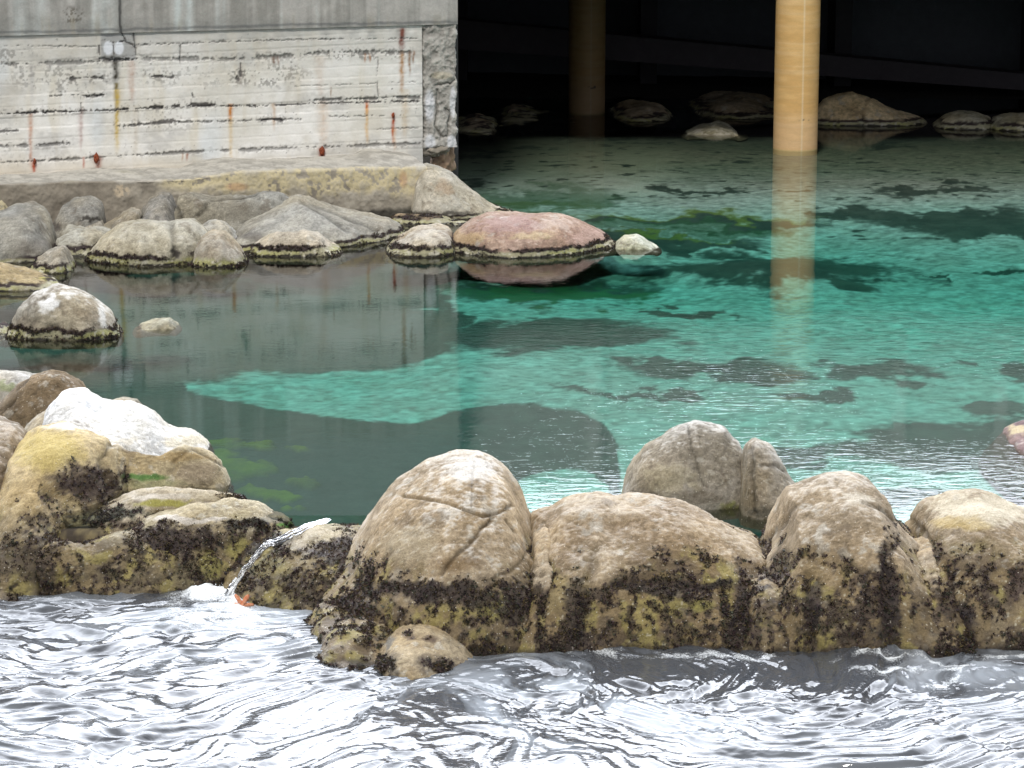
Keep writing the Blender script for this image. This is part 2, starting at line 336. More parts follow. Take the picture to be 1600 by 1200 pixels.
def build_sea():
    xs = np.concatenate([[-900, -300, -90, -30, -12], np.linspace(-6.4, 6.4, 760), [12, 30, 90, 300, 900]])
    ys = np.concatenate([[-900, -300, -90, -20, 5, 14], np.linspace(20.5, 29.5, 800)])
    X, Y = np.meshgrid(xs, ys, indexing='ij'); P2 = np.stack([X, Y, np.zeros_like(X)], -1)
    # swirl: bend the ripple coordinates round an eddy right of centre
    cx, cy = atz(1000, 1090, ZS); dx, dy = X - cx, (Y - cy) * .9; r = np.hypot(dx, dy)
    a = 1.5 * np.exp(-(r / 2.2) ** 2)
    Xs = cx + dx * np.cos(a) - dy * np.sin(a); Ys = cy + dx * np.sin(a) + dy * np.cos(a)
    W = np.stack([Xs, Ys, np.zeros_like(X)], -1)
    W[..., 0] += .25 * fbm(P2, .9, 2, 31); W[..., 1] += .25 * fbm(P2, .9, 2, 32)
    h = .030 * fbm(W * np.array([.7, 1.2, 1]), .9, 2, 33)
    rd = 1 - np.abs(fbm(W * np.array([.55, 1.1, 1]), 1.9, 2, 34)); h += .026 * rd
    rd = 1 - np.abs(fbm(W * np.array([.6, 1.2, 1]), 4.2, 2, 35)); h += .024 * rd * (1 + .5 * fbm(P2, .6, 2, 36))
    milkm = ss(-.3, 1.2, fbm(W * np.array([.5, 1, 1]), 1.3, 6, 44, .72)); pxa, pya = proj(np.stack([X, Y, np.full_like(X, ZS)], -1)); h += (.0035 + .006 * ss(560, 900, pxa) * ss(1180, 1060, pya)) * fbm(W * np.array([.6, 1.1, 1]), 10, 3, 37)
    px, py = proj(np.stack([X, Y, np.full_like(X, ZS)], -1))
    foam = np.zeros_like(X)
    n1 = fbm(P2, 7, 3, 40)
    def line(pts, w, amt, jit=6):
        nonlocal foam
        d, t = polydist(px + n1 * jit, py + n1 * jit * .5, pts)
        foam = np.maximum(foam, amt * np.maximum(np.exp(-(d / w) ** 2), .55 * np.exp(-(d / (w * 3.2)) ** 2)))
    line([(1300, 1040), (1350, 1026), (1400, 1030), (1440, 1028), (1475, 1040), (1510, 1042)], 4, .7)
    line([(1330, 1060), (1390, 1050), (1460, 1048), (1505, 1046), (1500, 1062), (1455, 1072)], 5, .7)
    line([(1510, 1030), (1560, 1024), (1640, 1026)], 4, .65); line([(880, 1022), (905, 1014), (935, 1018), (960, 1026)], 7, .6)
    line([(750, 1035), (830, 1022), (880, 1020)], 5, .48); line([(960, 1030), (1100, 1030), (1250, 1034)], 5, .48)
    line([(560, 1062), (640, 1072), (700, 1056), (760, 1026)], 3, .45)
    line([(420, 955), (450, 985), (500, 1030)], 6, .4); line([(0, 930), (80, 940), (160, 936), (260, 925), (330, 925)], 5, .5)
    d, t = polydist(px, py, [(305, 938), (345, 934), (375, 946)])
    boil = np.exp(-(d / 20) ** 2); foam = np.maximum(foam, .9 * boil)
    foam = np.maximum(foam, .62 * np.exp(-(d / 62) ** 2) * (1 + .3 * n1))
    h += .07 * np.exp(-(d / 13) ** 2) * (1 + .5 * n1)
    foam = foam * np.clip(.75 + .35 * fbm(P2, 2.5, 3, 45), .2, 1.1)
    h *= ss(35, 29.3, Y)
    near = np.maximum.reduce([blob(px, py, 1000, 1090, 380, 90), blob(px, py, 1300, 1040, 420, 50), blob(px, py, 420, 960, 260, 90)]); milkm = milkm * (.35 + .75 * ss(-.1, .6, near))
    V = np.stack([X, Y, ZS + h], -1)
    tag(obj('sea_water', make_mesh('sea_water', V, gq(*X.shape), attrs={'foam': foam, 'milk': milkm}), M_sea), kind='structure', label='rippled bright sea water')
build_sea()

# ------------------------------------------------------------------ concrete wall of the building
WA = R(15.5); C0X, C0Z = atY(713, 300, 51.5); C0 = np.array([C0X, 51.5]); WD = np.array([-math.cos(WA), -math.sin(WA)]); WN = np.array([math.sin(WA), -math.cos(WA)])
def wall_at(px, py, off=0.0):      # pixel -> (s along wall to the left of the corner, z) on the wall plane pushed forward by off
    x, y, w = ray(px, py); o = C0 + WN * off
    t = (o @ WN) / (x * WN[0] + y * WN[1]); X, Y = x * t, y * t
    return (X - o[0]) * WD[0] + (Y - o[1]) * WD[1], CH + w * t
def wall_pt(s, z, off):
    s = np.asarray(s, float)
    return np.stack([C0[0] + WD[0] * s + WN[0] * off, C0[1] + WD[1] * s + WN[1] * off, np.broadcast_to(z, s.shape) + 0 * s], -1)
S_PIER = float(wall_at(660, 150)[0]); Z_BAND = float(wall_at(690, 38)[1])
wall = empty('concrete_wall', (C0[0], C0[1], .7))
tag(wall, 'white painted board marked concrete wall with rust streaks under a grey band', 'wall')
def grid_sheet(s0, s1, z0, z1, step, fine=True):
    s = np.linspace(s0, s1, max(2, int(abs(s1 - s0) / step))); z = np.linspace(z0, z1, max(2, int((z1 - z0) / step)))
    return np.meshgrid(s, z, indexing='ij')
LINES = [([(0, 101), (155, 97), (215, 92), (360, 93), (440, 88), (520, 82), (640, 82)], 3.2, .55, .5),
         ([(0, 178), (60, 176), (120, 174), (200, 171), (330, 165), (400, 166), (480, 162), (655, 158)], 1.3, 1.0, .1),
         ([(0, 178), (30, 177), (80, 174), (110, 175)], 2.6, .9, .3), ([(188, 171), (240, 168), (290, 164), (340, 164)], 3.2, .9, .25),
         ([(480, 157), (520, 155), (570, 155), (620, 152), (655, 153)], 2.4, .7, .45), ([(0, 205), (28, 204)], 1.6, .8, .3),
         ([(180, 198), (215, 195), (250, 191), (280, 190)], 3.0, .9, .3), ([(280, 191), (340, 190), (400, 188), (470, 186)], 1.8, .65, .5),
         ([(410, 187), (425, 186), (440, 188)], 2.6, .9, .2), ([(0, 228), (60, 227), (110, 224)], 2.6, .7, .5),
         ([(0, 254), (60, 252), (190, 244), (260, 240), (330, 236), (400, 234), (480, 230), (520, 230), (600, 226), (655, 225)], 2.3, .6, .5),
         ([(78, 150), (120, 149), (162, 148)], 1.4, .8, .3), ([(135, 150), (162, 149)], 2.4, .9, .2), ([(112, 123), (135, 121), (160, 122)], 3.6, .9, .25),
         ([(230, 120), (250, 119), (270, 121)], 2.8, .9, .25), ([(515, 182), (600, 181)], .8, .5, .3), ([(590, 202), (655, 200)], .8, .5, .3),
         ([(460, 135), (600, 130), (650, 128)], .8, .3, .4), ([(210, 71), (360, 65), (470, 62), (652, 60)], 1.1, .6, .2), ([(0, 72), (150, 73)], .8, .25, .3),
         ([(154, 47), (156, 95)], 1.6, .8, .2), ([(155, 47), (190, 46), (208, 50), (214, 94)], 1.4, .7, .3), ([(162, 62), (178, 66), (195, 64), (212, 74)], 1.6, .85, .2),
         ([(177, 66), (178, 86)], 1.2, .8, .2), ([(187, 45), (196, 62)], 1.6, .8, .3), ([(155, 92), (215, 94)], 3.0, .8, .4), ([(282, 70), (281, 95)], 1.4, .6, .4),
         ([(126, 150), (127, 176)], .9, .7, .3), ([(66, 118), (67, 165)], .8, .5, .5), ([(592, 90), (589, 118), (591, 150)], .9, .6, .2),
         ([(300, 145), (302, 152)], 1.4, .9, 0), ([(376, 100), (376, 118)], 2.0, .8, .2), ([(370, 122), (372, 124)], 3, .8, .1)]
RUSTS = [(48, 178, 272, 3.5, (.50, .22, .12), .55), (53, 252, 272, 3.5, (.42, .07, .02), .95), (127, 170, 238, 3, (.36, .22, .20), .55), (131, 246, 263, 2, (.42, .09, .04), .9),
         (153, 244, 266, 6, (.35, .09, .04), .8), (180, 92, 135, 6.5, (.035, .03, .02), .95), (182, 130, 172, 4.0, (.16, .12, .02), .9), (183, 140, 245, 4.5, (.62, .45, .12), .8),
         (206, 96, 165, 6, (.50, .32, .24), .5), (212, 165, 250, 5, (.52, .45, .34), .4), (360, 163, 192, 4.0, (.55, .22, .05), .95), (361, 185, 260, 4, (.66, .50, .26), .55),
         (428, 162, 205, 3, (.52, .32, .17), .6), (503, 232, 245, 5.0, (.30, .04, .02), .95), (505, 158, 235, 9, (.62, .48, .36), .5), (573, 158, 180, 3.0, (.55, .16, .04), .95), (573, 170, 228, 3, (.68, .46, .22), .7),
         (614, 178, 226, 2.6, (.45, .10, .04), .95), (616, 200, 236, 3, (.62, .36, .18), .5), (628, 44, 82, 5, (.20, .07, .05), .9), (628, 80, 150, 4.0, (.45, .26, .13), .85),
         (632, 140, 225, 7, (.60, .48, .32), .5), (640, 80, 120, 2.2, (.28, .16, .08), .8), (646, 80, 100, 2, (.28, .15, .08), .8), (570, 84, 96, 2, (.4, .2, .1), .8), (577, 84, 96, 1.6, (.4, .2, .1), .8),
         (427, 88, 100, 3, (.2, .11, .07), .7), (434, 88, 100, 2, (.25, .13, .08), .7), (500, 88, 160, 8, (.58, .46, .36), .35), (517, 137, 153, 1.6, (.3, .2, .13), .7),
         (125, 178, 235, 5, (.6, .5, .48), .3), (50, 100, 165, 5, (.34, .33, .32), .4), (376, 100, 140, 4, (.38, .34, .3), .5), (292, 240, 250, 2, (.4, .15, .08), .7), (285, 240, 250, 1.5, (.4, .2, .1), .7)]
STEP = .016
def wall_panel():
    s_left = float(wall_at(-40, 150)[0])
    S, Z = grid_sheet(S_PIER, s_left, .2, Z_BAND, STEP)
    P = wall_pt(S, Z, 0.0); px, py = proj(P); Q = np.stack([S, Z, 0 * S], -1)
    n1 = fbm(Q, .9, 3, 50); n2 = fbm(Q, 6, 3, 51); n3 = fbm(Q, 28, 2, 52); n4 = fbm(Q * np.array([3, .5, 1]), 1.6, 3, 53)
    C = lerp((.72, .71, .66), (.86, .86, .84), ss(-1.0, 1.0, n1 + .3 * n2))
    C = lerp(C, (.62, .72, .82), ss(.5, 1.6, fbm(Q * np.array([1.4, .6, 1]), 1, 2, 54)) * .45)
    C = lerp(C, (.62, .56, .42), ss(.2, 1.5, n4) * .4)
    C = lerp(C, (.60, .50, .36), ss(235, 275, py) * .45)
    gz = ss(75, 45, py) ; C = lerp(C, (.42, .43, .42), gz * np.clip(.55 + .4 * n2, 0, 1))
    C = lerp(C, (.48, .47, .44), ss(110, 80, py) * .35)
    for (cx, cy, rx, ry, a) in [(420, 118, 90, 26, .75), (90, 125, 110, 28, .6), (20, 90, 60, 26, .6), (560, 85, 110, 12, .7), (300, 120, 150, 22, .4), (40, 240, 90, 20, .15), (250, 200, 90, 14, .3), (420, 88, 70, 10, .6)]:
        m = ss(0, .6, blob(px, py, cx, cy, rx, ry)) * ss(.45, .95, n3 * .8 + n2 * .6 + .25); C = lerp(C, (.22, .215, .20), m * a)
    m = ss(1.75, 2.1, n3 + .45 * n2); C = lerp(C, (.16, .15, .14), m * .8)
    blk = ss(0, .15, np.minimum.reduce([(px - 155) / 30, (215 - px) / 30, (py - 46) / 20, (96 - py) / 20])); C = lerp(C, (.36, .37, .38), blk * .8)
    for (a, b) in ((169, 75), (186, 75)): C = lerp(C, (.80, .84, .90), ss(0, .35, blob(px, py, a, b, 9, 13)) * .9)
    C = lerp(C, (.44, .44, .43), ss(.35, 1.3, fbm(Q * np.array([.8, 1.4, 1]), 1.5, 5, 59, .65)) * .45); C = lerp(C, (.60, .55, .45), ss(-.1, 1.2, fbm(Q * np.array([1, .7, 1]), 2.2, 4, 57)) * .28)
    rows_ = (Z * 5.2 + .12 * S); D = .0022 * n2 + .001 * n3 + .006 * _h(np.floor(rows_).astype(np.int64), np.zeros_like(rows_).astype(np.int64), np.zeros_like(rows_).astype(np.int64), 5) - .006 * np.exp(-((rows_ - np.round(rows_)) / .05) ** 2)
    C = C * (1 - .12 * np.exp(-((rows_ - np.round(rows_)) / .06) ** 2) * ss(-.5, .8, n2))[..., None]
    wob = n2 * 1.4 + n3 * 1.0
    for cx, y0, y1, w, col, amt in RUSTS:
        t = np.clip((py - y0) / (y1 - y0), 0, 1); inside = ss(y0 - 2.5, y0 + 1, py) * (1 - ss(y1 - (y1 - y0) * .35, y1 + 4, py))
        m = np.exp(-((px - cx - n2 * .8) / (w * (1 - .35 * t))) ** 2) * inside * amt
        C = lerp(C, col, np.clip(m * (1 + .25 * n3), 0, 1))
    for pts, w, amt, gate in LINES:
        d, t = polydist(px, py + n3 * .9, pts)
        on = ss(-1.4 + gate * 1.7, -.6 + gate * 1.7, n3 * .8 + n2 * .8 + .3)
        ww = w * (.75 + .5 * np.clip(n2, -1, 1)); m = ss(ww * 1.25, ww * .55, d) * on
        C = lerp(C, (.05, .046, .048), np.clip(m * amt * 1.0, 0, .95)); D = D - .02 * m
        m2 = np.exp(-(d / (w * 2.6)) ** 2) * ss(.35, .9, n3 + .3 * n2); C = lerp(C, (.18, .17, .16), m2 * amt * .75)
    P = P + np.concatenate([WN, [0]]) * D[..., None]
    return obj('wall_panel', make_mesh('wall_panel', P, gq(*S.shape)[:, ::-1], attrs={'Col': C}), M_wall)
adopt(wall_panel(), wall)
def upper_band():
    s_left = float(wall_at(-60, 20)[0]); TOP = 7.4
    S, Z = grid_sheet(-.03, s_left, Z_BAND, 4.3, .018); P = wall_pt(S, Z, .035); px, py = proj(P); Q = np.stack([S, Z, 0 * S], -1)
    n1 = fbm(Q, 1, 3, 60); n2 = fbm(Q, 6, 3, 61); st = fbm(Q * np.array([7, .35, 1]), 1, 4, 62); n3 = fbm(Q, 25, 2, 63)
    C = lerp((.31, .305, .285), (.46, .45, .43), ss(-1, 1, st + .3 * n1)); C = lerp(C, (.20, .215, .21), ss(20, 40, py) * .3)
    for cx, w, a in [(278, 7, .8), (296, 6, .9), (30, 12, .5), (65, 14, .45), (165, 18, .45), (147, 5, .4), (340, 4, .4), (440, 2, .4), (495, 3, .3), (592, 2, .3), (350, 3, .3)]:
        C = lerp(C, (.62, .68, .68), np.exp(-((px - cx) / w) ** 2) * a * np.clip(.8 + .3 * n2, 0, 1))
    C = lerp(C, (.13, .12, .10), ss(0, .5, blob(px, py, 112, 24, 26, 18)) * ss(0, .7, n3 + n2 * .6) * .8)
    C = lerp(C, (.05, .05, .05), ss(3, 1, np.abs(px - 188 + n2)) * .85)
    C = lerp(C, (.30, .26, .16), ss(.3, 1.3, st) * ss(10, 40, py) * .3)
    C = lerp(C, (.07, .08, .09), ss(3.2, 1.0, np.abs(py - np.interp(px, [0, 200, 400, 713], [51, 46, 40, 34]) + n2)) * .5)
    P = P + np.concatenate([WN, [0]]) * (.004 * n2)[..., None]
    q = gq(*S.shape)[:, ::-1]; V = P.reshape(-1, 3); 
    return obj('upper_band', make_mesh('upper_band', V, q, attrs={'Col': C}), M_conc)
adopt(upper_band(), wall)
def box_mesh(name, corners8, col, mat, parent=None):     # corners: bottom ring (4) then top ring (4)
    V = np.array(corners8, float); q = [(3, 2, 1, 0), (4, 5, 6, 7), (0, 1, 5, 4), (1, 2, 6, 5), (2, 3, 7, 6), (3, 0, 4, 7)]
    o = obj(name, make_mesh(name, V, q, attrs={'Col': np.tile(np.array(col), (8, 1))}, smooth=False), mat)
    if parent: adopt(o, parent)
    return o
def wring(s0, s1, o0, o1, z): return [tuple(wall_pt(s, z, o)) for s, o in ((s0, o0), (s1, o0), (s1, o1), (s0, o1))]
SL = float(wall_at(-60, 20)[0])
# band body, upper storey (above the picture, seen mirrored in the pool), core behind the panel
box_mesh('upper_band', wring(-.03, SL + 30, .015, -.5, Z_BAND) + wring(-.03, SL + 30, .015, -.5, 4.3), (.3, .3, .28), M_conc, wall)
box_mesh('upper_storey', wring(-.03, SL + 30, -.04, -.5, 4.303) + wring(-.03, SL + 30, -.04, -.5, 6.6), (.42, .44, .45), M_conc, wall)
box_mesh('wall_core', wring(S_PIER, SL + 30, -.08, -.5, -1) + wring(S_PIER, SL + 30, -.08, -.5, Z_BAND - .002), (.6, .6, .58), M_conc, wall)
def corner_pier():
    # front face, rounded vertical edge, and the side running back into the cave
    zs = np.linspace(.95, Z_BAND - .003, 150); fs = np.linspace(S_PIER - .002, .0, 50); sd = np.linspace(.02, 1.2, 30)
    prof = [(s, .02) for s in fs] + [(-.015, .005 - d * .4) if d < .03 else (-.02, -d) for d in sd]
    G = np.zeros((len(prof), len(zs), 3))
    for i, (s, o) in enumerate(prof): G[i] = wall_pt(np.full(len(zs), s), zs, o)
    px, py = proj(G); n = gnorm(G); n1 = fbm(G, 2, 3, 70); n2 = fbm(G, 8, 3, 71); n3 = fbm(G, 30, 2, 72)
    if n[5, 5, 1] > 0: n = -n
    cr = np.full(px.shape, 1e9)
    for pts in ([(662, 90), (660, 130), (663, 180), (661, 215)], [(680, 132), (695, 133), (712, 126)], [(684, 140), (682, 200), (690, 214), (700, 213)], [(697, 170), (704, 178), (700, 210)], [(660, 45), (658, 90)], [(660, 238), (690, 232), (712, 236)]):
        d, _ = polydist(px + n2 * 2, py + n2 * 2, pts); cr = np.minimum(cr, d)
    G = G + n * (.02 * n1 + .018 * n2 + .006 * n3 - .05 * np.exp(-(cr / 2.0) ** 2))[..., None]
    C = lerp((.30, .29, .27), (.45, .44, .41), ss(-1, 1, n2 + .4 * n3))
    C = lerp(C, (.66, .68, .72), np.clip(ss(0, .5, blob(px, py, 672, 165, 10, 32)) + ss(0, .5, blob(px, py, 672, 222, 11, 15)) + ss(0, .4, blob(px, py, 708, 160, 6, 30)) + ss(0, .4, blob(px, py, 706, 222, 9, 14)), 0, 1) * .85)
    C = lerp(C, (.12, .115, .10), np.exp(-(cr / 1.4) ** 2) * .7)
    C = lerp(C, (.45, .40, .28), ss(0, .5, blob(px, py, 690, 118, 22, 8)) * .5)
    return obj('corner_pier', make_mesh('corner_pier', G, gq(len(prof), len(zs))[:, ::-1], attrs={'Col': C}), M_conc)
adopt(corner_pier(), wall)
# broken stub of the pier where it meets the footing
def lump(name, c, r, col, mat, seed, amp=.25, n=28, parent=None, flat=1.0):
    th = np.linspace(0, math.pi, n)[:, None]; ph = np.linspace(0, 2 * math.pi, 2 * n)[None]
    D = np.stack([np.sin(th) * np.cos(ph), np.sin(th) * np.sin(ph), np.cos(th) + 0 * ph], -1)
    k = 1 + amp * fbm(D + np.array(c) * 3, 1.6, 3, seed)
    P = np.array(c) + D * np.array(r) * k[..., None]
    C = lerp(np.array(col) * .7, np.array(col) * 1.25, ss(-1, 1, fbm(P, 10, 3, seed + 1)))
    o = obj(name, make_mesh(name, P, gq(n, 2 * n)[:, ::-1], attrs={'Col': C, 'wet': C[..., 0] * 0}), mat)
    if parent: adopt(o, parent)
    return o
pb = wall_pt(np.array([.17]), .72, -.25)[0]
box_mesh('pier_core', wring(-.0, S_PIER + .02, -.05, -1.3, .98) + wring(-.0, S_PIER + .02, -.05, -1.3, Z_BAND - .004), (.3, .29, .27), M_conc, wall)
lump('pier_stub', pb, (.20, .20, .34), (.38, .27, .19), M_conc, 75, .3, parent=wall)
lump('pier_stub', wall_pt(np.array([.36]), .9, -.12)[0], (.26, .18, .14), (.33, .30, .25), M_conc, 76, .3, parent=wall)
# side wall running back under the building
sw = [(C0[0] + .01, C0[1] + 1.2), (C0[0] - .5, C0[1] + 1.1), (C0[0] - .9, 76), (C0[0] - .4, 76)]
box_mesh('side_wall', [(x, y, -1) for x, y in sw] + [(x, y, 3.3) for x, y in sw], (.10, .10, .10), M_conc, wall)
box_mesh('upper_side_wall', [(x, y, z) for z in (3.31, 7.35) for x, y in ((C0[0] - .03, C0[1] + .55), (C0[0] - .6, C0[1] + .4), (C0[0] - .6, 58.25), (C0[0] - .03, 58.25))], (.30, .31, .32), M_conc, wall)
# rusty reinforcement ends standing out of the paint
for cx, cy, hh in [(150, 247, .09), (503, 236, .09), (614, 180, .05), (54, 252, .05)]:
    s, z = wall_at(cx, cy); c = wall_pt(np.array([float(s)]), float(z), .02)[0]
    lump('rusty_bar', c, (.045 if hh > .06 else .025, .05, hh), (.2, .05, .03), M_rust, int(cx), .15, 14, wall)

# ------------------------------------------------------------------ footing ledge under the wall
def build_footing():
    OFF = 1.55; s_l = float(wall_at(-60, 300, OFF)[0]) + 1; s_r = float(wall_at(668, 300, OFF)[0])
    S = np.linspace(s_r, s_l, 620)
    front_px = [0, 120, 240, 300, 380, 500, 600, 655, 700]; front_py = [289, 285, 284, 281, 269, 267, 264, 263, 263]
    back_px = [0, 60, 150, 220, 280, 300, 340, 420, 500, 550, 570, 600, 660, 700]; back_py = [275, 270, 263, 264, 262, 252, 247, 250, 245, 242, 234, 237, 244, 246]
    # heights of the front arris and of the line against the wall, from the two outlines
    gx = np.linspace(-80, 720, 200)
    sf, zf = wall_at(gx, np.interp(gx, front_px, front_py), OFF); sb, zb = wall_at(gx, np.interp(gx, back_px, back_py), 0.03)
    ZF = np.interp(S, sf[::-1], zf[::-1]); ZB = np.interp(S, sb[::-1], zb[::-1])
    rows = []
    zz = np.linspace(-.35, 1, 70)
    for k in zz: rows.append((S, np.where(k < 1, -.35 + (ZF + .35) * (k + .35) / 1.35, ZF), OFF + .03 - .05 * (k + .35) / 1.35))
    tt = np.linspace(.03, 1, 60)
    for t in tt:
        bulge = .05 * np.sin(t * math.pi)
        rows.append((S, ZF + (ZB - ZF) * (t ** 1.6) + bulge, OFF - .02 - OFF * t * 1.01))
    G = np.stack([wall_pt(s, z, 0) + np.concatenate([WN, [0]]) * np.broadcast_to(o, s.shape)[..., None] for s, z, o in rows], 0)
    n = gnorm(G)
    if n[10, 10, 1] > 0: n = -n
    n1 = fbm(G, 1.2, 3, 80); n2 = fbm(G, 5, 3, 81); n3 = fbm(G, 22, 2, 82)
    G = G + n * (.02 * n1 + .010 * n2 + .004 * n3)[..., None]
    px, py = proj(G)
    top = np.zeros(px.shape); top[70:] = 1; top = ss(66, 74, np.arange(px.shape[0])[:, None] + n2 * 2)
    C = lerp((.27, .245, .20), (.42, .385, .32), ss(-1, 1, n1 + .6 * n2)); C = lerp(C, (.22, .19, .15), ss(260, 160, px) * .6)
    yel = ss(225, 280, px + n1 * 20) * ss(312, 290, py + n2 * 6) * ss(-.5, -.1, n2 * .8 + n3 * .6 + .35)
    C = lerp(C, (.66, .58, .36), yel * .85)
    lite = ss(.2, .9, n2 + .6 * n3) * ss(120, 600, px); C = lerp(C, (.48, .45, .38), lite * .5)
    patch = ss(.0, .5, blob(px, py, 190, 298, 16, 14)) * ss(0, .5, n3 + .3); C = lerp(C, (.6, .5, .36), patch * .8)
    C = lerp(C, (.50, .24, .10), (ss(0, .6, blob(px, py, 370, 292, 24, 9)) + ss(0, .6, blob(px, py, 630, 280, 9, 18))) * .45)
    tc = lerp((.34, .325, .29), (.50, .48, .43), ss(-1, 1, n2 + n3 * .5)); tc = lerp(tc, (.24, .22, .10), ss(.5, 1.3, n1) * ss(350, 100, px) * .5)
    C = lerp(C, tc, top)
    zz = G[..., 2] + .03 * n2; C = lerp(C, (.03, .03, .025), ss(.16, .08, zz) * .9)
    o = obj('footing', make_mesh('footing', G, gq(*px.shape), attrs={'Col': C}), M_conc)
    o.name = 'concrete_footing'
    tag(o, 'low concrete footing with peeling yellow paint running along under the white wall', 'footing')
build_footing()
_f = bpy.data.objects['concrete_footing']; _sl = float(wall_at(-60, 300, 1.55)[0]) + 1
box_mesh('footing_extension', wring(_sl - .05, _sl + 16, 1.53, -.1, -.6) + wring(_sl - .05, _sl + 16, 1.53, -.1, .64), (.33, .30, .25), M_conc, _f)

# ------------------------------------------------------------------ dark space under the building
deck = empty('building_deck', (4, 57, 3.3)); tag(deck, 'overhanging building floor on columns shading the back of the pool', 'building')
def bx(name, x0, x1, y0, y1, z0, z1, col, mat, parent):
    return box_mesh(name, [(x0, y0, z0), (x1, y0, z0), (x1, y1, z0), (x0, y1, z0), (x0, y0, z1), (x1, y0, z1), (x1, y1, z1), (x0, y1, z1)], col, mat, parent)
DX0 = C0[0] - .4
bx('floor_slab', DX0, 32, 57.9, 78, 3.3, 3.95, (.16, .16, .15), M_conc, deck)
bx('facade', DX0, 32, 58.3, 58.7, 3.953, 7.5, (.60, .62, .62), M_conc, deck)
for k in range(12): bx('pilaster', 1.55 + k * 2.1, 1.85 + k * 2.1, 57.95, 58.298, 3.953, 7.5, (.75, .76, .76), M_conc, deck)
bw = empty('retaining_wall', (4, 69, 0)); tag(bw, 'unlit stained concrete wall at the back under the building', 'wall')
def sloped(name, z0, z1, dy, th, col):
    a, b = (-4.0, 72.5), (26, 67.5)
    c = [(a[0], a[1] - dy), (b[0], b[1] - dy), (b[0], b[1] - dy + th), (a[0], a[1] - dy + th)]
    box_mesh(name, [(x, y, z0) for x, y in c] + [(x, y, z1) for x, y in c], col, M_conc, bw)
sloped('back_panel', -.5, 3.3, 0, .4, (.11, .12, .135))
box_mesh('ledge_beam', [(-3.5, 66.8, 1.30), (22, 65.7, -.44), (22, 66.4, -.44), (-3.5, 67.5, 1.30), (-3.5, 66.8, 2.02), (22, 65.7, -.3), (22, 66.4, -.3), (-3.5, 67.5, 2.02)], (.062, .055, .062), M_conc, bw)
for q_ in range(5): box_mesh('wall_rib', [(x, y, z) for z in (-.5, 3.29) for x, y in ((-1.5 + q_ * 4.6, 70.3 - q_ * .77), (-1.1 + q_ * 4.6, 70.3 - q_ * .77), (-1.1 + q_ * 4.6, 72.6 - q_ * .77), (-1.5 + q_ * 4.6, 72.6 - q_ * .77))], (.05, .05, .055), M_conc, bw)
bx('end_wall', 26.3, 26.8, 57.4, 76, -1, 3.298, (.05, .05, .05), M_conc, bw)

# ------------------------------------------------------------------ columns
def build_column(pxl, pxr, Y, label, group, seed, painted_shade):
    xl, _ = atY(pxl, 200, Y); xr, _ = atY(pxr, 200, Y); r = (xr - xl) / 2; cx = (xl + xr) / 2
    z = np.concatenate([np.linspace(-.8, 3.3, 330)]); th = np.linspace(0, 2 * math.pi, 97)
    T, Zg = np.meshgrid(th, z, indexing='ij'); P = np.stack([cx + r * np.cos(T), Y + r * np.sin(T), Zg], -1)
    q = np.stack([T * .5, 0 * T, Zg], -1)
    st = fbm(np.stack([np.cos(T), np.sin(T), Zg * 9], -1), 1, 3, seed); ring = fbm(np.stack([np.cos(T) * .3, np.sin(T) * .3, Zg * 22], -1), 1, 2, seed + 1)
    C = lerp((.66, .41, .16), (.72, .47, .20), ss(-1, 1, st)); C = lerp(C, (.75, .58, .36), ss(.2, 1.2, ring) * .22)
    C = lerp(C, (.72, .50, .30), ss(.95, .4, Zg) * .5)
    C = lerp(C, (.80, .68, .46), ss(.03, .0, np.abs(T - (1.5 * math.pi + .2))) * .6)
    mk = ss(.16, .05, np.hypot((T - 5.02) * r / .9, (Zg - .62) * 3.2)) * ss(.2, .6, fbm(P, 26, 2, seed + 2)); C = lerp(C, (.08, .07, .06), mk)
    C = lerp(C, (.5, .45, .2), ss(.05, .0, Zg) * .5)
    C = C * (1 - painted_shade)  # rear column's colour darkened evenly to stand for the shade under the deck
    o = obj('column', make_mesh('column', P, gq(*T.shape), attrs={'Col': C}), M_col)
    tag(o, label, 'column', group); return o
build_column(1208.5, 1277.5, 58.2, 'sunlit orange tan concrete column standing in the pool', 'columns under the building', 90, 0)
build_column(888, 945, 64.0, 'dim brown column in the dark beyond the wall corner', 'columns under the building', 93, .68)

# ------------------------------------------------------------------ rocks
TAN = ((.28, .215, .135), (.43, .345, .235)); GREY = ((.28, .245, .18), (.42, .375, .29)); WHT = ((.45, .42, .36), (.72, .70, .65))
WARM = ((.30, .22, .11), (.46, .37, .21)); PINK = ((.33, .22, .17), (.47, .35, .28)); BROWN = ((.17, .13, .085), (.28, .22, .15))
WEEDQ = []
def blades(P, Nn, n, k, L, colors, seed, droop=.4, wid=.35):
    r = np.random.default_rng(seed); m = len(P)
    if m == 0: return None
    i = r.integers(0, m, n); base = np.repeat(P[i], k, 0); nn = np.repeat(Nn[i], k, 0)
    c = r.integers(0, len(colors), n); col = np.array(colors)[c] * r.uniform(.6, 1.4, (n, 1)); col = np.repeat(col, k * 3, 0)
    sz = np.repeat(L * r.uniform(.5, 1.5, n), k)[:, None]
    base = base + r.normal(0, 1, base.shape) * sz * .55 * (1 - .7 * np.abs(nn))
    d = nn + r.normal(0, .75, nn.shape); d[:, 2] -= droop; d /= np.linalg.norm(d, axis=1, keepdims=True)
    t = np.cross(d, r.normal(0, 1, d.shape)); t /= np.linalg.norm(t, axis=1, keepdims=True) + 1e-9
    a = base - nn * .006 - t * sz * wid; b = base - nn * .006 + t * sz * wid; e = base + d * sz
    V = np.stack([a, b, e], 1).reshape(-1, 3); return V, np.arange(len(V)).reshape(-1, 3), col
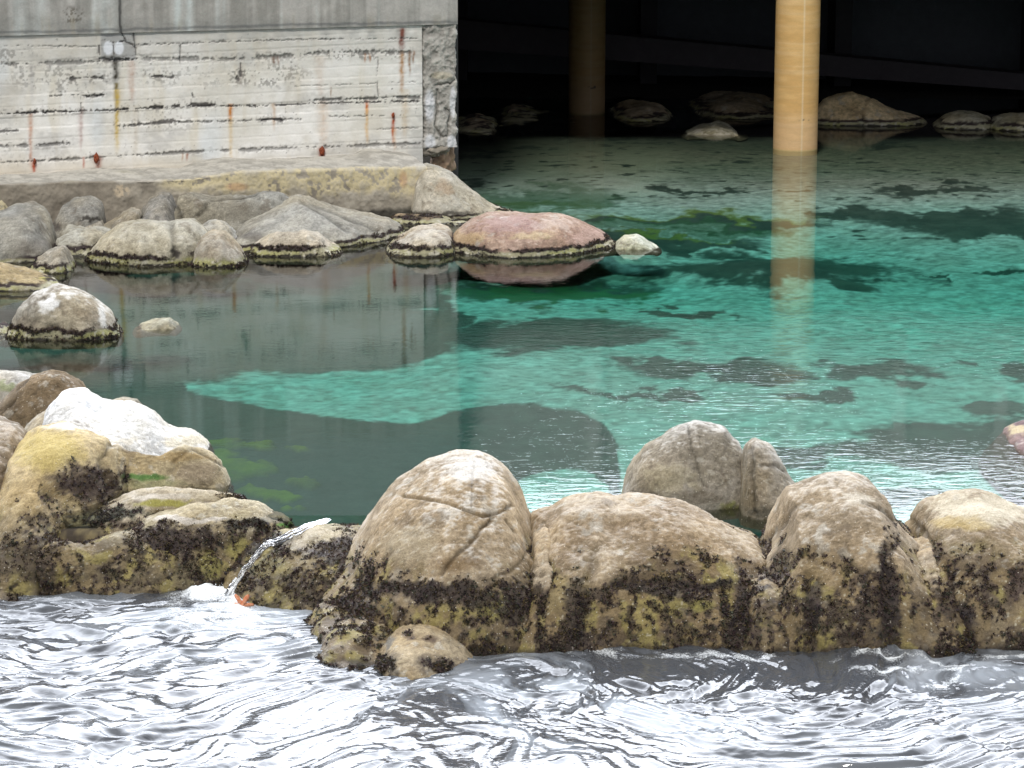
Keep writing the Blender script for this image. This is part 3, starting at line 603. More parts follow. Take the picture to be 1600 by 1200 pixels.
def rock(label, outline, Yc, fy, zw, tone=GREY, back=.8, zb=None, k=2.6, e=.85, e2=.85, seed=1, amp=.035, white=0.0, style='pool',
         crack=0.0, grooves=(), marks=(), res=.02, mat=None, name='rock', group=None, weed=0, wl=.019, wetamp=1.0, lift=None, algae=0.0, skew=0.0, stay=0.0, keepY=False):
    """loaf: outline (pixels) at depth Yc gives the crest; fy = pixel row (or list of (px,row)) where the front meets the water at zw"""
    ox = np.array([p[0] for p in outline], float); oy = np.array([p[1] for p in outline], float)
    zb = (zw - .35 if zw < 0 else zw - .12) if zb is None else zb
    yf0 = Yw(fy if isinstance(fy, (int, float)) else min(p[1] for p in fy), zw)
    if Yc < yf0 + .35 and not keepY: print('DEPTH', label, Yc, round(yf0, 2)); Yc = yf0 + .45
    nn = 900; gx = np.linspace(ox[0], ox[-1], nn); gy = np.interp(gx, ox, oy)
    ker = np.hanning(2 * int(nn * .02) + 3); ker /= ker.sum(); pad = len(ker) // 2
    gy = np.convolve(np.pad(gy, pad, mode='edge'), ker, 'valid')
    X, Zc = atY(gx, gy, Yc)
    width = X[-1] - X[0]
    t = np.linspace(0, 1, max(40, int(width / res))); t = .5 * t + .5 * (.5 - .5 * np.cos(math.pi * t))
    Xu = X[0] + width * t; Zu = np.interp(Xu, X, Zc); pxu = np.interp(Xu, X, gx)
    if isinstance(fy, (int, float)): Yf = np.full(len(t), Yw(fy, zw))
    else:
        Yf = np.interp(pxu, [p[0] for p in fy], [Yw(p[1], zw) for p in fy])
    s = np.clip(1 - np.abs(2 * t - 1) ** k, 0, 1) ** (1 / k); se = np.clip(1 - np.abs(2 * t - 1) ** 14, 0, 1) ** .5
    bf = np.maximum(Yc - Yf, .15) * (s * (1 - stay) + stay); bb = back * s
    th = math.atan((CH - Zu.mean()) / Yc)
    h = np.maximum(Zu - zb, .02); h = np.sqrt(np.maximum(h * h - (bb * math.tan(th)) ** 2 * .6, (h * .8) ** 2)) * se
    # the front passes through the waterline at Yf: widen the ellipse so that at z = zw it has reached Yf
    q = np.clip((zw - zb) / np.maximum(h, .05), 0, .9); grow = 1 / np.maximum((1 - q ** (2 / e2)) ** (e / 2), .45)
    bf = bf * np.minimum(grow, 1.6)
    L = (bf.max() + bb.max() + 1.5 * h.max()); m = max(36, int(L / res))
    ph = np.linspace(0, math.pi, m)[None]
    c, sn = np.cos(ph), np.sin(ph)
    yy = np.where(c > 0, -bf[:, None] * np.abs(c) ** e, bb[:, None] * np.abs(c) ** e)
    G = np.stack([Xu[:, None] + 0 * yy, Yc + yy + skew * (Xu - Xu.mean())[:, None], zb + h[:, None] * sn ** e2], -1)
    n = gnorm(G)
    mid = n[len(t) // 2, m // 2]
    flip = mid[2] < 0
    if flip: n = -n
    sz = min(1.0, max(.25, width / 2.5))
    f1 = fbm(G, 1.1 / sz, 3, seed); f2 = fbm(G, 4.0 / sz, 3, seed + 1); f3 = fbm(G, 17, 3, seed + 2); f4 = fbm(G, 42, 2, seed + 4)
    edge = np.minimum(1, np.minimum(t, 1 - t) * 12)[:, None]
    bil = np.abs(fbm(G, .8 / sz, 3, seed + 20)); G = G + n * (amp * sz * .9 * (np.minimum(bil, .8) - .45) * edge)[..., None]
    pit = ss(.9, 1.4, fbm(G, 9 / sz, 2, seed + 21)); G = G - n * (.004 * sz * pit * edge)[..., None]
    G = G + n * ((amp * sz * f1 * 1.5 + amp * .20 * sz * f2) * edge + .004 * f3 + .003 * f4)[..., None]
    px, py = proj(G)
    crk = np.zeros(px.shape)
    if crack:
        rdg = np.abs(fbm(G, .9 / sz, 3, seed + 5)); crk = np.exp(-(rdg / .05) ** 2); G = G - n * (crack * crk)[..., None]
    for pts, w, dep in grooves:
        d, _ = polydist(px + f2 * 2, py + f2 * 2, pts); g = np.exp(-(d / w) ** 2); crk = np.maximum(crk, g); G = G - n * (dep * g)[..., None]
    n = gnorm(G); n = -n if flip else n
    z = G[..., 2]
    C = lerp(tone[0], tone[1], ss(-1.0, 1.0, f1 * .7 + f2 * .5))
    C = C * np.clip(.94 + .12 * f3 + .05 * f2 + .15 * f4, .4, 1.6)[..., None]; C = lerp(C, (.60, .56, .48), ss(1.3, 1.9, f4 + .25 * f3) * .5)
    C = C * (1 + np.array([.04, .0, -.08]) * np.clip(fbm(G, .8 / sz, 3, seed + 30), -1, 1)[..., None])
    C = lerp(C, (.50, .485, .43), ss(.75, 1.25, fbm(G, 5 / sz, 4, seed + 31, .65)) * .45)
    C = lerp(C, (.13, .10, .07), ss(.9, 1.4, fbm(G, 3.4 / sz, 4, seed + 32, .65)) * .45)
    if white: C = lerp(C, (.66, .645, .61), np.clip(ss(.70, 1.12, n[..., 2] + .12 * f1 + .22 * f3 + .05 * f2) * white * .85, 0, .92))
    ps = f1 * 5; pq = f2 * 4
    late = [q_ for q_ in marks if style == 'sea' and sum(q_[4]) < .3]
    for (cx, cy, rx, ry, col, a) in [q_ for q_ in marks if q_ not in late]:
        mm = ss(0, .55, blob(px + ps + pq, py + pq, cx, cy, rx, ry) + .16 * f3); C = lerp(C, col, mm * a)
    C = lerp(C, C * .35, crk * .7)
    prob = np.zeros(px.shape); wet = np.zeros(px.shape)
    if style == 'pool':       # black weed band, pale barnacle band, dark foot
        d = (z - zw) / wetamp * 1.25 + .03 * f2 + .012 * f3
        gate = ss(-.9, -.2, fbm(G, 1.6, 2, seed + 8) + .1)
        b1 = ss(.12, .135, d) * ss(.24, .19, d) * gate
        C = lerp(C, (.36, .34, .22), ss(.17, .14, d) * .9); C = lerp(C, (.38, .37, .15), ss(.13, .09, d) * ss(-.1, .6, fbm(G, 2.2, 2, seed + 12)) * .85)
        C = lerp(C, (.60, .57, .48), ss(.15, .12, d) * ss(.4, 1.0, f3) * .7)
        C = lerp(C, (.030, .019, .022), b1 * .95)
        C = lerp(C, (.022, .020, .018), ss(.05, .03, d) * ss(-.8, -.2, f2 + .3))
        C = lerp(C, (.07, .075, .03), ss(.0, -.05, z - zw) * .7)
        prob = b1 + ss(.075, .05, d) * .4; wet = ss(.2, .1, d)
    elif style == 'sea':      # algae, dark weed and barnacles from the sea up to about pool level
        zz = z - zw
        cov = ss(.90, .50, zz + .14 * f1 + .06 * f2)
        pat = fbm(G * np.array([1, 1, .7]), 3.0, 4, seed + 8, .7); fine = fbm(G, 14, 3, seed + 9, .75)
        low = lerp((.21, .155, .075), (.10, .075, .045), ss(-.6, .8, fbm(G, 6, 3, seed + 14)))
        C = lerp(C, low, cov * .75)
        yl = ss(.1, .9, fbm(G, 5, 3, seed + 10) + .4 * fine) * cov; C = lerp(C, (.36, .31, .10), yl * .6)
        C = lerp(C, (.62, .58, .44), ss(1.1, 1.6, fbm(G, 30, 2, seed + 13)) * ss(1.1, .7, zz) * .7)
        drk = ss(.05, .45, pat * .62 + .42 * fine + .9 * crk * cov + algae * 1.5 + .12) * ss(.1, .6, cov)
        dc = lerp((.030, .022, .022), (.075, .055, .045), ss(-.8, .8, fbm(G, 18, 2, seed + 15)))
        for (cx, cy, rx, ry, col, a) in [q_ for q_ in marks if q_ not in late]:
            mm = ss(.0, .5, blob(px + ps, py + pq, cx, cy, rx, ry) + .16 * fine); C = lerp(C, np.array(col) * .9, mm * a * .7); drk = drk * (1 - .75 * mm * a)
        for (cx, cy, rx, ry, col, a) in late:
            mm = ss(-.15, .45, blob(px + 2 * ps, py + 2 * pq, cx, cy, rx * 1.1, ry * 1.1) + .2 * fine); C = lerp(C, col, mm * a); drk = np.maximum(drk, mm * a)
        mm = drk[..., None] * .80; C = C * (1 - mm) + dc * mm
        C = lerp(C, (.025, .02, .018), ss(.08, .0, zz + .03 * f2) * .8)
        prob = drk; wet = ss(.9, .4, zz)
    if zw >= 0: C = lerp(C, (.10, .085, .05), ss(.02, -.03, z + .02 * f2) * .92)
    if style == 'none' and zw < 0:
        prob = ss(.12, .06, C.mean(-1)); wet = prob
    nameobj = name
    q = gq(*px.shape)
    o = obj(nameobj, make_mesh(nameobj, G, q if flip else q, attrs={'Col': np.clip(C, 0, 1), 'wet': wet}), mat or M_rock)
    tag(o, label, 'rock', group)
    # fix orientation
    if weed:
        vis = (n[..., 1] < .35) & (z > zw - .03)
        pr = (prob * vis * (z > zw - .03)).ravel(); tot = pr.sum()
        if tot > 5:
            r = np.random.default_rng(seed); idx = r.choice(pr.size, size=min(weed * 3, 60000), p=pr / tot)
            out_ = blades(G.reshape(-1, 3)[idx], n.reshape(-1, 3)[idx], weed, 7, wl, [(.055, .035, .038), (.075, .05, .045), (.055, .06, .04), (.10, .075, .035), (.04, .032, .036)], seed + 3)
            V, T, cc = out_
            wo = obj('seaweed', make_mesh('seaweed', V, None, T, attrs={'Col': cc}, smooth=False), M_weed); wo.parent = o; wo['kind'] = 'stuff'
    return o

GB = 'boulders of the barrier between pool and sea'
GF = 'rocks along the foot of the concrete wall'
GL = 'rocks at the left end of the barrier'
GC = 'rocks in the dark under the building'
OC = (.40, .30, .12); Z0 = -.08; W1 = (.66, .64, .60); W2 = (.82, .81, .79); GN = (.05, .20, .04); YG = (.34, .32, .08)
# ---- front barrier, sea side
rock('big domed grey brown boulder with a V shaped crack above the small sea rock', [(450, 1010), (475, 985), (500, 935), (515, 908), (560, 850), (590, 788), (625, 748), (665, 722), (710, 711), (750, 713), (790, 735), (815, 770), (832, 802), (858, 840), (880, 900), (890, 960)],
     28.6, [(450, 960), (520, 985), (600, 1010), (700, 1024), (760, 1022), (870, 1015)], ZS, TAN, .85, seed=11, amp=.03, white=.55, style='sea', group=GB, name='boulder', k=4.5, e=.9, e2=.72, weed=5200, res=.0135, stay=.75,
     grooves=[([(630, 776), (680, 782), (720, 793), (752, 805), (775, 800), (800, 790)], 1.9, .035), ([(768, 806), (750, 830), (720, 860), (690, 900)], 2.6, .045), ([(740, 720), (737, 760), (735, 790)], 1.6, .012), ([(850, 840), (800, 890), (770, 905)], 2.5, .02), ([(790, 812), (808, 835)], 2, .02)],
     marks=[(735, 735, 50, 25, (.62, .60, .56), .6), (640, 850, 60, 40, (.42, .36, .25), .4), (720, 885, 45, 18, (.2, .13, .06), .5), (770, 945, 35, 25, YG, .6), (625, 925, 70, 16, (.045, .035, .033), .85), (720, 935, 80, 20, (.04, .033, .033), .8), (545, 955, 60, 22, (.045, .035, .033), .8), (810, 945, 30, 40, (.045, .04, .035), .7)])
rock('wide low brown boulder between the two tallest domes with a dark horizontal weed line', [(800, 900), (822, 835), (835, 800), (860, 797), (880, 785), (930, 775), (960, 781), (985, 776), (1020, 772), (1060, 778), (1110, 800), (1150, 825), (1185, 842), (1205, 900), (1212, 980)],
     28.55, 1019, ZS, ((.27, .195, .115), (.41, .315, .195)), .8, seed=23, amp=.04, white=.25, style='sea', group=GB, name='boulder', k=8, e=.85, e2=.62, weed=4600, res=.0135, stay=.92,
     grooves=[([(930, 860), (915, 930), (905, 1000)], 10, .05), ([(960, 912), (1030, 908), (1110, 920)], 7, .03), ([(848, 820), (855, 900), (840, 1000)], 8, .04), ([(1135, 920), (1145, 1010)], 10, .05)],
     marks=[(1040, 915, 100, 10, (.04, .04, .035), .85), (1150, 960, 18, 60, (.04, .035, .035), .9), (905, 950, 22, 50, (.06, .05, .04), .7), (1090, 948, 25, 12, YG, .7), (870, 930, 35, 40, (.42, .33, .15), .6)])
rock('steep brown dome boulder second from the right edge above a small hump', [(1140, 960), (1160, 890), (1182, 858), (1195, 835), (1215, 795), (1228, 762), (1255, 750), (1290, 740), (1330, 736), (1362, 744), (1385, 765), (1405, 798), (1430, 832), (1452, 856), (1490, 900), (1505, 960)],
     28.55, 1024, ZS, TAN, .8, seed=37, amp=.035, white=.35, style='sea', group=GB, name='boulder', k=8, e=.88, e2=.62, weed=4800, res=.0135, stay=.92, algae=.1,
     grooves=[([(1190, 855), (1225, 815), (1240, 790)], 5, .03), ([(1390, 860), (1385, 940), (1395, 1020)], 10, .06), ([(1350, 785), (1385, 800), (1400, 815)], 3, .03), ([(1260, 900), (1270, 1010)], 9, .05)],
     marks=[(1385, 930, 16, 90, (.03, .03, .03), .9), (1270, 960, 16, 50, (.03, .03, .03), .8), (1340, 780, 30, 14, (.5, .45, .36), .5), (1400, 985, 30, 30, OC, .4)])
rock('pale yellow topped boulder at the right edge of the barrier', [(1395, 960), (1418, 870), (1434, 812), (1450, 792), (1490, 776), (1530, 769), (1570, 779), (1600, 796), (1640, 805), (1700, 830), (1730, 930)],
     28.6, 1017, ZS, ((.24, .18, .11), (.38, .30, .19)), .8, seed=41, amp=.035, white=.2, style='sea', group=GB, name='boulder', k=8, e=.85, e2=.62, weed=4000, res=.0135, stay=.92, algae=.1,
     grooves=[([(1480, 880), (1490, 950), (1520, 1010)], 9, .05), ([(1420, 810), (1445, 830), (1455, 850)], 4, .03)],
     marks=[(1530, 795, 95, 32, (.56, .50, .38), .85), (1500, 818, 60, 14, OC, .6), (1500, 985, 25, 45, (.03, .03, .03), .9), (1590, 910, 25, 30, (.07, .04, .04), .7)])
rock('small weed fringed yellow rock standing in the sea at the foot of the big dome', [(560, 1062), (580, 1028), (600, 1000), (620, 980), (650, 972), (690, 978), (722, 998), (747, 1020), (760, 1030)],
     26.75, [(560, 1060), (650, 1068), (740, 1040)], ZS, ((.28, .21, .12), (.42, .34, .22)), .5, seed=53, amp=.03, style='none', group=GB, name='rock', res=.012, e2=.8, weed=700, marks=[(600, 1040, 40, 30, (.035, .03, .03), .9), (690, 1040, 50, 18, (.04, .03, .03), .8), (640, 992, 14, 10, (.05, .03, .03), .8), (612, 1005, 14, 12, (.13, .13, .12), .8), (675, 1000, 20, 8, (.08, .05, .04), .8), (565, 1050, 25, 20, (.05, .045, .03), .6)])
rock('low dark hump of weed covered rock at the foot of the steep dome', [(1150, 1000), (1160, 930), (1175, 903), (1195, 897), (1220, 905), (1245, 935), (1262, 1000)],
     27.6, 1024, ZS, TAN, .5, seed=57, amp=.03, style='sea', group=GB, name='rock', res=.014, algae=.3, weed=900, stay=.3)
rock('rough weed covered rock shelf at the left foot of the big dome', [(448, 1005), (470, 970), (505, 940), (550, 922), (605, 935), (650, 960), (690, 1000), (710, 1030)],
     27.75, [(440, 990), (480, 1022), (560, 1052), (710, 1045)], ZS, ((.26, .20, .13), (.42, .35, .25)), .8, seed=59, amp=.06, style='sea', group=GB, name='rock', res=.014, algae=-.0, weed=2400, e2=.9)
rock('dark weedy hump filling the cleft between the domed and the wide boulder', [(800, 1000), (818, 880), (835, 830), (852, 818), (872, 828), (890, 870), (905, 1000)], 28.25, 1018, ZS, TAN, .6, seed=58, amp=.04, style='sea', group=GB, name='rock', res=.0145, algae=.12, weed=1100, stay=.6, k=4, e2=.7)
rock('narrow weedy rock filling the cleft between the steep dome and the yellow topped boulder', [(1385, 1000), (1405, 900), (1425, 848), (1445, 838), (1470, 850), (1492, 900), (1505, 1000)], 28.25, 1020, ZS, TAN, .6, seed=60, amp=.04, style='sea', group=GB, name='rock', res=.0145, algae=.05, weed=1100, stay=.6, k=4, e2=.7)
rock('narrow weedy rock in the cleft between the wide boulder and the steep dome', [(1130, 1000), (1150, 895), (1168, 862), (1188, 852), (1208, 866), (1225, 910), (1240, 1000)], 28.3, 1020, ZS, TAN, .6, seed=62, amp=.04, style='sea', group=GB, name='rock', res=.0145, algae=.1, weed=900, stay=.6, k=4, e2=.7)
rock('rounded grey boulder in the pool behind the barrier', [(968, 800), (976, 770), (985, 735), (1010, 695), (1050, 670), (1090, 660), (1130, 668), (1152, 688), (1164, 712), (1172, 760), (1175, 800)],
     30.0, 797, 0, ((.26, .225, .165), (.38, .34, .275)), .7, seed=61, amp=.03, white=.55, style='none', name='boulder', group=GB, res=.013, k=2.4, e2=.7, grooves=[([(1075, 665), (1080, 700), (1100, 760)], 2, .015)],
     marks=[(1050, 750, 50, 30, (.42, .38, .26), .5), (1150, 795, 30, 10, (.30, .32, .08), .8), (1100, 780, 60, 16, (.12, .10, .07), .6), (1010, 770, 25, 10, (.10, .08, .06), .6)])
rock('small cracked grey boulder leaning on the right side of the rounded pool boulder', [(1155, 800), (1160, 730), (1166, 694), (1180, 685), (1200, 695), (1222, 722), (1240, 750), (1262, 790)],
     29.85, 812, 0, ((.26, .225, .165), (.38, .34, .275)), .6, seed=67, amp=.03, white=.4, style='none', name='boulder', group=GB, res=.013, grooves=[([(1190, 728), (1215, 728), (1225, 735)], 2.5, .03), ([(1172, 700), (1176, 800)], 4, .03)], marks=[(1200, 800, 50, 14, (.07, .065, .05), .8)])
rock('reddish rock just breaking the water at the right edge', [(1530, 720), (1555, 690), (1575, 668), (1600, 660), (1640, 655), (1700, 690), (1740, 740)], 33.3, 722, 0, ((.16, .10, .10), (.27, .19, .17)), .9, seed=71, style='none', name='rock', res=.02, zb=-.4, e2=1.1, k=2,
     marks=[(1590, 672, 22, 12, (.50, .42, .26), .9)])
# ---- left end of the barrier
rock('pale flat slab at the left edge behind the brown rock', [(-80, 600), (-30, 578), (0, 577), (35, 579), (70, 590), (90, 610)], 33.6, 640, 0, ((.36, .33, .27), (.5, .47, .41)), .7, seed=101, style='none', group=GL, marks=[(15, 602, 25, 8, (.2, .25, .08), .6)])
rock('brown rounded rock behind the white topped rock at left', [(-40, 665), (0, 628), (25, 602), (45, 588), (75, 577), (100, 581), (125, 596), (142, 618), (160, 660)], 32.4, 672, 0, BROWN, .6, seed=103, style='none', group=GL, amp=.03, grooves=[([(45, 588), (20, 625), (0, 650)], 3, .02)], res=.014)
rock('brown rock cut by the left edge beside the yellow stained rock', [(-90, 690), (-40, 660), (0, 653), (28, 660), (44, 678), (56, 720), (60, 780)], 31.3, 800, 0, BROWN, .6, seed=107, style='none', group=GL, amp=.04, white=.3, res=.014, e2=.7)
rock('small grey rock wedged between brown and white rocks', [(30, 680), (55, 652), (75, 640), (95, 645), (120, 670)], 31.9, 690, .2, GREY, .4, seed=109, style='none', group=GL, zb=-.3)
rock('small grey rock peeping out behind the white topped rock', [(150, 655), (168, 628), (190, 622), (212, 624), (224, 640), (235, 665)], 32.9, 660, 0, GREY, .4, seed=113, style='none', group=GL)
rock('white bleached rock on top of the left rocks sloping down to the pool', [(60, 700), (68, 650), (78, 626), (100, 612), (130, 612), (152, 626), (165, 633), (200, 631), (238, 643), (262, 663), (300, 674), (325, 689), (334, 705)], 31.4, [(60, 740), (200, 740), (334, 712)], 0, ((.60, .59, .56), (.76, .75, .72)), .5, seed=127, style='none', group=GL, name='rock', amp=.035, res=.013, k=3, e2=.7,
     marks=[(290, 690, 50, 14, (.58, .52, .38), .7), (200, 690, 24, 7, (.6, .54, .42), .6)], white=.3)
rock('large yellow ochre stained rock at left with dark weedy foot', [(-120, 800), (-20, 770), (8, 745), (22, 712), (45, 682), (72, 666), (100, 662), (140, 670), (170, 686), (200, 700), (250, 708), (280, 700), (330, 712), (356, 728), (345, 750), (375, 800)], 30.9, [(-120, 940), (0, 938), (90, 935), (160, 890), (260, 810), (375, 780)], ZS, ((.36, .28, .15), (.50, .42, .27)), .6, seed=131, style='sea', group=GL, name='boulder', amp=.05, weed=5200, res=.0145, k=5, e=1.0, e2=.85, zb=-1.0, algae=.05, stay=.2, keepY=True,
     grooves=[([(180, 686), (160, 720), (170, 760)], 6, .05), ([(270, 720), (300, 700), (350, 728)], 3, .02)],
     marks=[(80, 705, 70, 40, (.47, .37, .13), .7), (110, 668, 45, 8, (.76, .73, .66), .8), (230, 695, 60, 14, (.55, .52, .46), .6), (140, 755, 60, 26, (.07, .05, .05), .8), (230, 748, 45, 9, (.10, .24, .06), .8), (240, 760, 60, 10, (.36, .36, .2), .6), (310, 740, 45, 22, (.36, .30, .22), .7), (280, 712, 60, 10, (.38, .28, .14), .6), (30, 870, 60, 40, (.10, .08, .05), .6)])
rock('long low ledge rock with pale rim reaching into the pool', [(70, 900), (100, 850), (140, 806), (190, 779), (230, 768), (260, 764), (330, 763), (385, 769), (400, 782), (415, 810)], 30.05, [(70, 930), (200, 915), (300, 900), (415, 885)], ZS, ((.28, .23, .15), (.42, .37, .28)), .5, seed=137, style='sea', group=GL, amp=.04, weed=3600, res=.0135, e2=.7, k=3, algae=.1, stay=.2, keepY=True,
     marks=[(250, 775, 60, 6, (.55, .50, .42), .8), (200, 800, 40, 9, (.08, .12, .09), .8), (260, 785, 60, 6, YG, .8), (350, 778, 50, 8, (.48, .42, .30), .8)])
rock('weedy ledge rock beside the little waterfall', [(90, 925), (160, 850), (195, 822), (240, 803), (300, 790), (360, 787), (400, 797), (425, 808), (480, 805), (520, 818), (500, 850), (470, 905)], 29.75, [(90, 942), (200, 932), (300, 926), (355, 926), (470, 915)], ZS, ((.27, .22, .13), (.42, .36, .24)), .45, seed=139, style='sea', group=GL, amp=.045, weed=5200, res=.0125, e=.9, e2=.65, k=3.4, algae=.12, stay=.35, keepY=True,
     grooves=[([(355, 930), (385, 880), (430, 850), (480, 830)], 9, .07), ([(330, 850), (320, 920)], 6, .04)],
     marks=[(300, 812, 70, 6, (.55, .51, .45), .8), (260, 845, 110, 22, (.035, .025, .03), .8), (395, 825, 40, 12, (.05, .075, .065), .9), (470, 820, 45, 7, (.10, .30, .05), .9), (370, 860, 32, 24, (.42, .38, .12), .8), (310, 900, 60, 30, (.30, .26, .13), .5), (430, 812, 30, 6, (.4, .38, .32), .7)])
rock('olive brown rock right of the little waterfall', [(350, 955), (362, 910), (385, 882), (410, 862), (450, 840), (500, 826), (560, 823), (600, 828), (620, 900)], 29.25, [(350, 945), (450, 957), (620, 985)], ZS, ((.28, .24, .13), (.42, .36, .23)), .5, seed=149, style='sea', group=GB, amp=.04, weed=2600, res=.0125, e=.9, e2=.8, k=3, stay=.3,
     marks=[(490, 842, 90, 20, (.48, .42, .31), .9), (530, 860, 55, 16, (.05, .04, .04), .8), (420, 885, 45, 25, (.40, .36, .14), .6), (500, 930, 70, 20, (.08, .07, .045), .6)])
rock('low wave washed rock at the lower left edge', [(-60, 935), (-20, 905), (10, 898), (40, 908), (70, 925), (100, 945)], 28.85, 945, ZS, ((.2, .18, .15), (.34, .31, .27)), .5, seed=151, style='sea', group=GL, weed=500, res=.02, e2=.9)
rock('low dark weed draped rock shelf along the left waterline', [(-80, 930), (-40, 860), (0, 842), (60, 830), (140, 836), (220, 846), (290, 846), (335, 860), (362, 890), (378, 935)], 29.35, [(-80, 942), (0, 940), (200, 932), (378, 930)], ZS, ((.24, .19, .11), (.36, .31, .2)), .45, seed=153, style='sea', group=GL, amp=.06, weed=3600, res=.0135, e2=.75, k=5, algae=.2, stay=.4, keepY=True,
     marks=[(330, 880, 30, 30, YG, .7)])
rock('small wet rock under the little waterfall', [(335, 935), (355, 885), (395, 850), (440, 832), (490, 822), (525, 830), (545, 860), (540, 920)], 29.3, [(335, 935), (450, 935), (540, 930)], ZS, ((.22, .18, .1), (.34, .3, .18)), .4, seed=157, style='sea', group=GL, amp=.05, weed=900, res=.0135, e=.9, e2=.85, k=3, algae=.1, keepY=True,
     marks=[(420, 850, 40, 12, (.05, .07, .06), .9), (500, 826, 30, 7, (.10, .28, .05), .8)])
# ---- pool, left side
rock('white topped round boulder standing alone in the pool', [(8, 530), (20, 503), (32, 478), (55, 456), (85, 444), (112, 447), (140, 462), (165, 484), (182, 505), (192, 522)], 36.7, 533, 0, ((.30, .26, .20), (.44, .40, .32)), .65, seed=161, white=.75, amp=.03, group=GF, name='boulder', res=.017, e2=.75, weed=900, marks=[(80, 476, 22, 22, (.85, .86, .86), .9), (158, 495, 10, 26, (.8, .79, .76), .7), (110, 462, 14, 7, (.85, .84, .8), .7)])
rock('small dark rock at the left edge touching the lone boulder', [(-30, 522), (-8, 508), (4, 505), (15, 511), (22, 525)], 36.9, 528, 0, BROWN, .3, seed=163, style='pool', group=GF, wetamp=.8)
rock('small pale rock nearly awash right of the lone boulder', [(208, 514), (224, 507), (246, 499), (266, 498), (276, 505), (284, 514)], 39.9, 516, 0, ((.27, .25, .18), (.38, .36, .27)), .3, seed=167, style='none', zb=-.08, keepY=True, group=GF, e2=1.0, marks=[(217, 508, 12, 8, (.08, .06, .06), .8)])
rock('flat yellow green weedy rock at the left edge below the slabs', [(-60, 430), (-20, 416), (0, 416), (40, 424), (72, 434), (98, 446)], 42.0, 455, 0, ((.28, .22, .12), (.42, .34, .2)), .9, seed=169, group=GF, wetamp=.7, marks=[(90, 436, 40, 5, YG, .8)])
rock('large smooth grey slab leaning at the left edge under the footing', [(-70, 400), (-40, 345), (0, 332), (22, 324), (50, 319), (66, 328), (80, 352), (90, 378), (98, 408)], 46.2, 412, 0, ((.26, .245, .205), (.36, .345, .295)), .6, seed=171, group=GF, wetamp=.6, e2=.8, amp=.03, marks=[(60, 390, 40, 22, (.16, .14, .12), .5)])
rock('small wedge rock with yellow foot in front of the leaning slab', [(45, 420), (58, 403), (75, 393), (100, 383), (108, 393), (120, 422)], 44.6, 428, 0, GREY, .4, seed=173, group=GF, wetamp=.8, weed=250)
rock('pale yellow lump at the far left edge above the slab', [(-40, 330), (-10, 308), (5, 308), (14, 318), (20, 345)], 47.6, 350, .2, ((.5, .45, .3), (.62, .58, .42)), .4, seed=175, style='none', group=GF, zb=-.2)
rock('tilted grey rock with dark undercut left of centre footing', [(78, 358), (90, 335), (100, 318), (118, 309), (142, 307), (160, 316), (168, 330), (166, 352)], 47.6, 362, .15, ((.24, .225, .19), (.34, .32, .27)), .4, seed=177, style='none', group=GF, zb=-.3, e2=.7, marks=[(145, 342, 28, 5, (.05, .045, .04), .9), (88, 350, 8, 10, (.06, .05, .05), .7)])
rock('flat grey rock tucked under the tilted grey rock', [(105, 362), (120, 347), (140, 342), (160, 343), (170, 362)], 47.1, 368, .1, GREY, .3, seed=179, style='none', group=GF, zb=-.3)
rock('barnacled grey rock behind the low cream slab', [(150, 365), (165, 350), (185, 337), (205, 327), (218, 329), (224, 345), (226, 368)], 47.3, 372, .1, GREY, .4, seed=181, style='none', group=GF, zb=-.3, amp=.05, marks=[(185, 355, 25, 8, (.12, .11, .09), .6), (165, 362, 15, 6, (.5, .45, .3), .6)])
rock('rough barnacle covered rubble between slab and cream slab', [(80, 385), (95, 363), (110, 355), (130, 358), (150, 356), (172, 366), (185, 390)], 46.3, 402, 0, ((.30, .27, .2), (.48, .45, .36)), .5, seed=183, group=GF, amp=.08, wetamp=.9, weed=200)
rock('broad cream slab rock with black weed band by the water', [(132, 405), (142, 386), (160, 366), (185, 352), (215, 343), (240, 343), (262, 346), (300, 342), (325, 354), (332, 375), (336, 402)], 45.6, [(132, 410), (230, 418), (336, 414)], 0, ((.36, .33, .25), (.50, .47, .38)), .6, seed=187, group=GF, weed=1100, e2=.7, k=3, amp=.03, grooves=[([(268, 350), (275, 380), (272, 410)], 5, .06)], marks=[(275, 400, 9, 18, (.03, .025, .025), .9), (270, 365, 30, 10, (.48, .45, .36), .5)])
rock('small conical rock with black band right of the cream slab', [(298, 410), (306, 385), (318, 368), (332, 361), (350, 362), (364, 376), (378, 392), (390, 410)], 45.1, 418, 0, ((.32, .27, .2), (.46, .41, .32)), .35, seed=191, group=GF, weed=600, e2=.9)
rock('shadowy grey rock leaning against the footing', [(215, 350), (226, 322), (236, 308), (252, 300), (266, 302), (276, 325), (284, 350)], 48.0, 352, .25, ((.24, .225, .19), (.33, .31, .27)), .4, seed=193, style='none', group=GF, zb=-.2)
rock('large grey slab against the footing beneath the yellow paint', [(262, 345), (268, 312), (276, 300), (300, 298), (330, 303), (370, 300), (410, 297), (440, 300), (458, 309), (470, 330), (480, 352)], 47.8, 362, .1, ((.28, .265, .22), (.38, .365, .31)), .5, seed=197, style='none', group=GF, zb=-.3, e2=.7, k=3, grooves=[([(268, 305), (280, 340)], 4, .05), ([(330, 312), (360, 310), (400, 304)], 2.5, .04), ([(310, 340), (325, 318)], 3, .04)], marks=[(380, 330, 40, 18, (.2, .185, .15), .5)])
rock('barnacle crusted rock in the gap above the conical rock', [(300, 375), (312, 352), (330, 342), (350, 345), (365, 362), (375, 380)], 46.6, 385, .05, ((.40, .38, .32), (.58, .56, .5)), .3, seed=199, style='none', group=GF, zb=-.2, amp=.08)
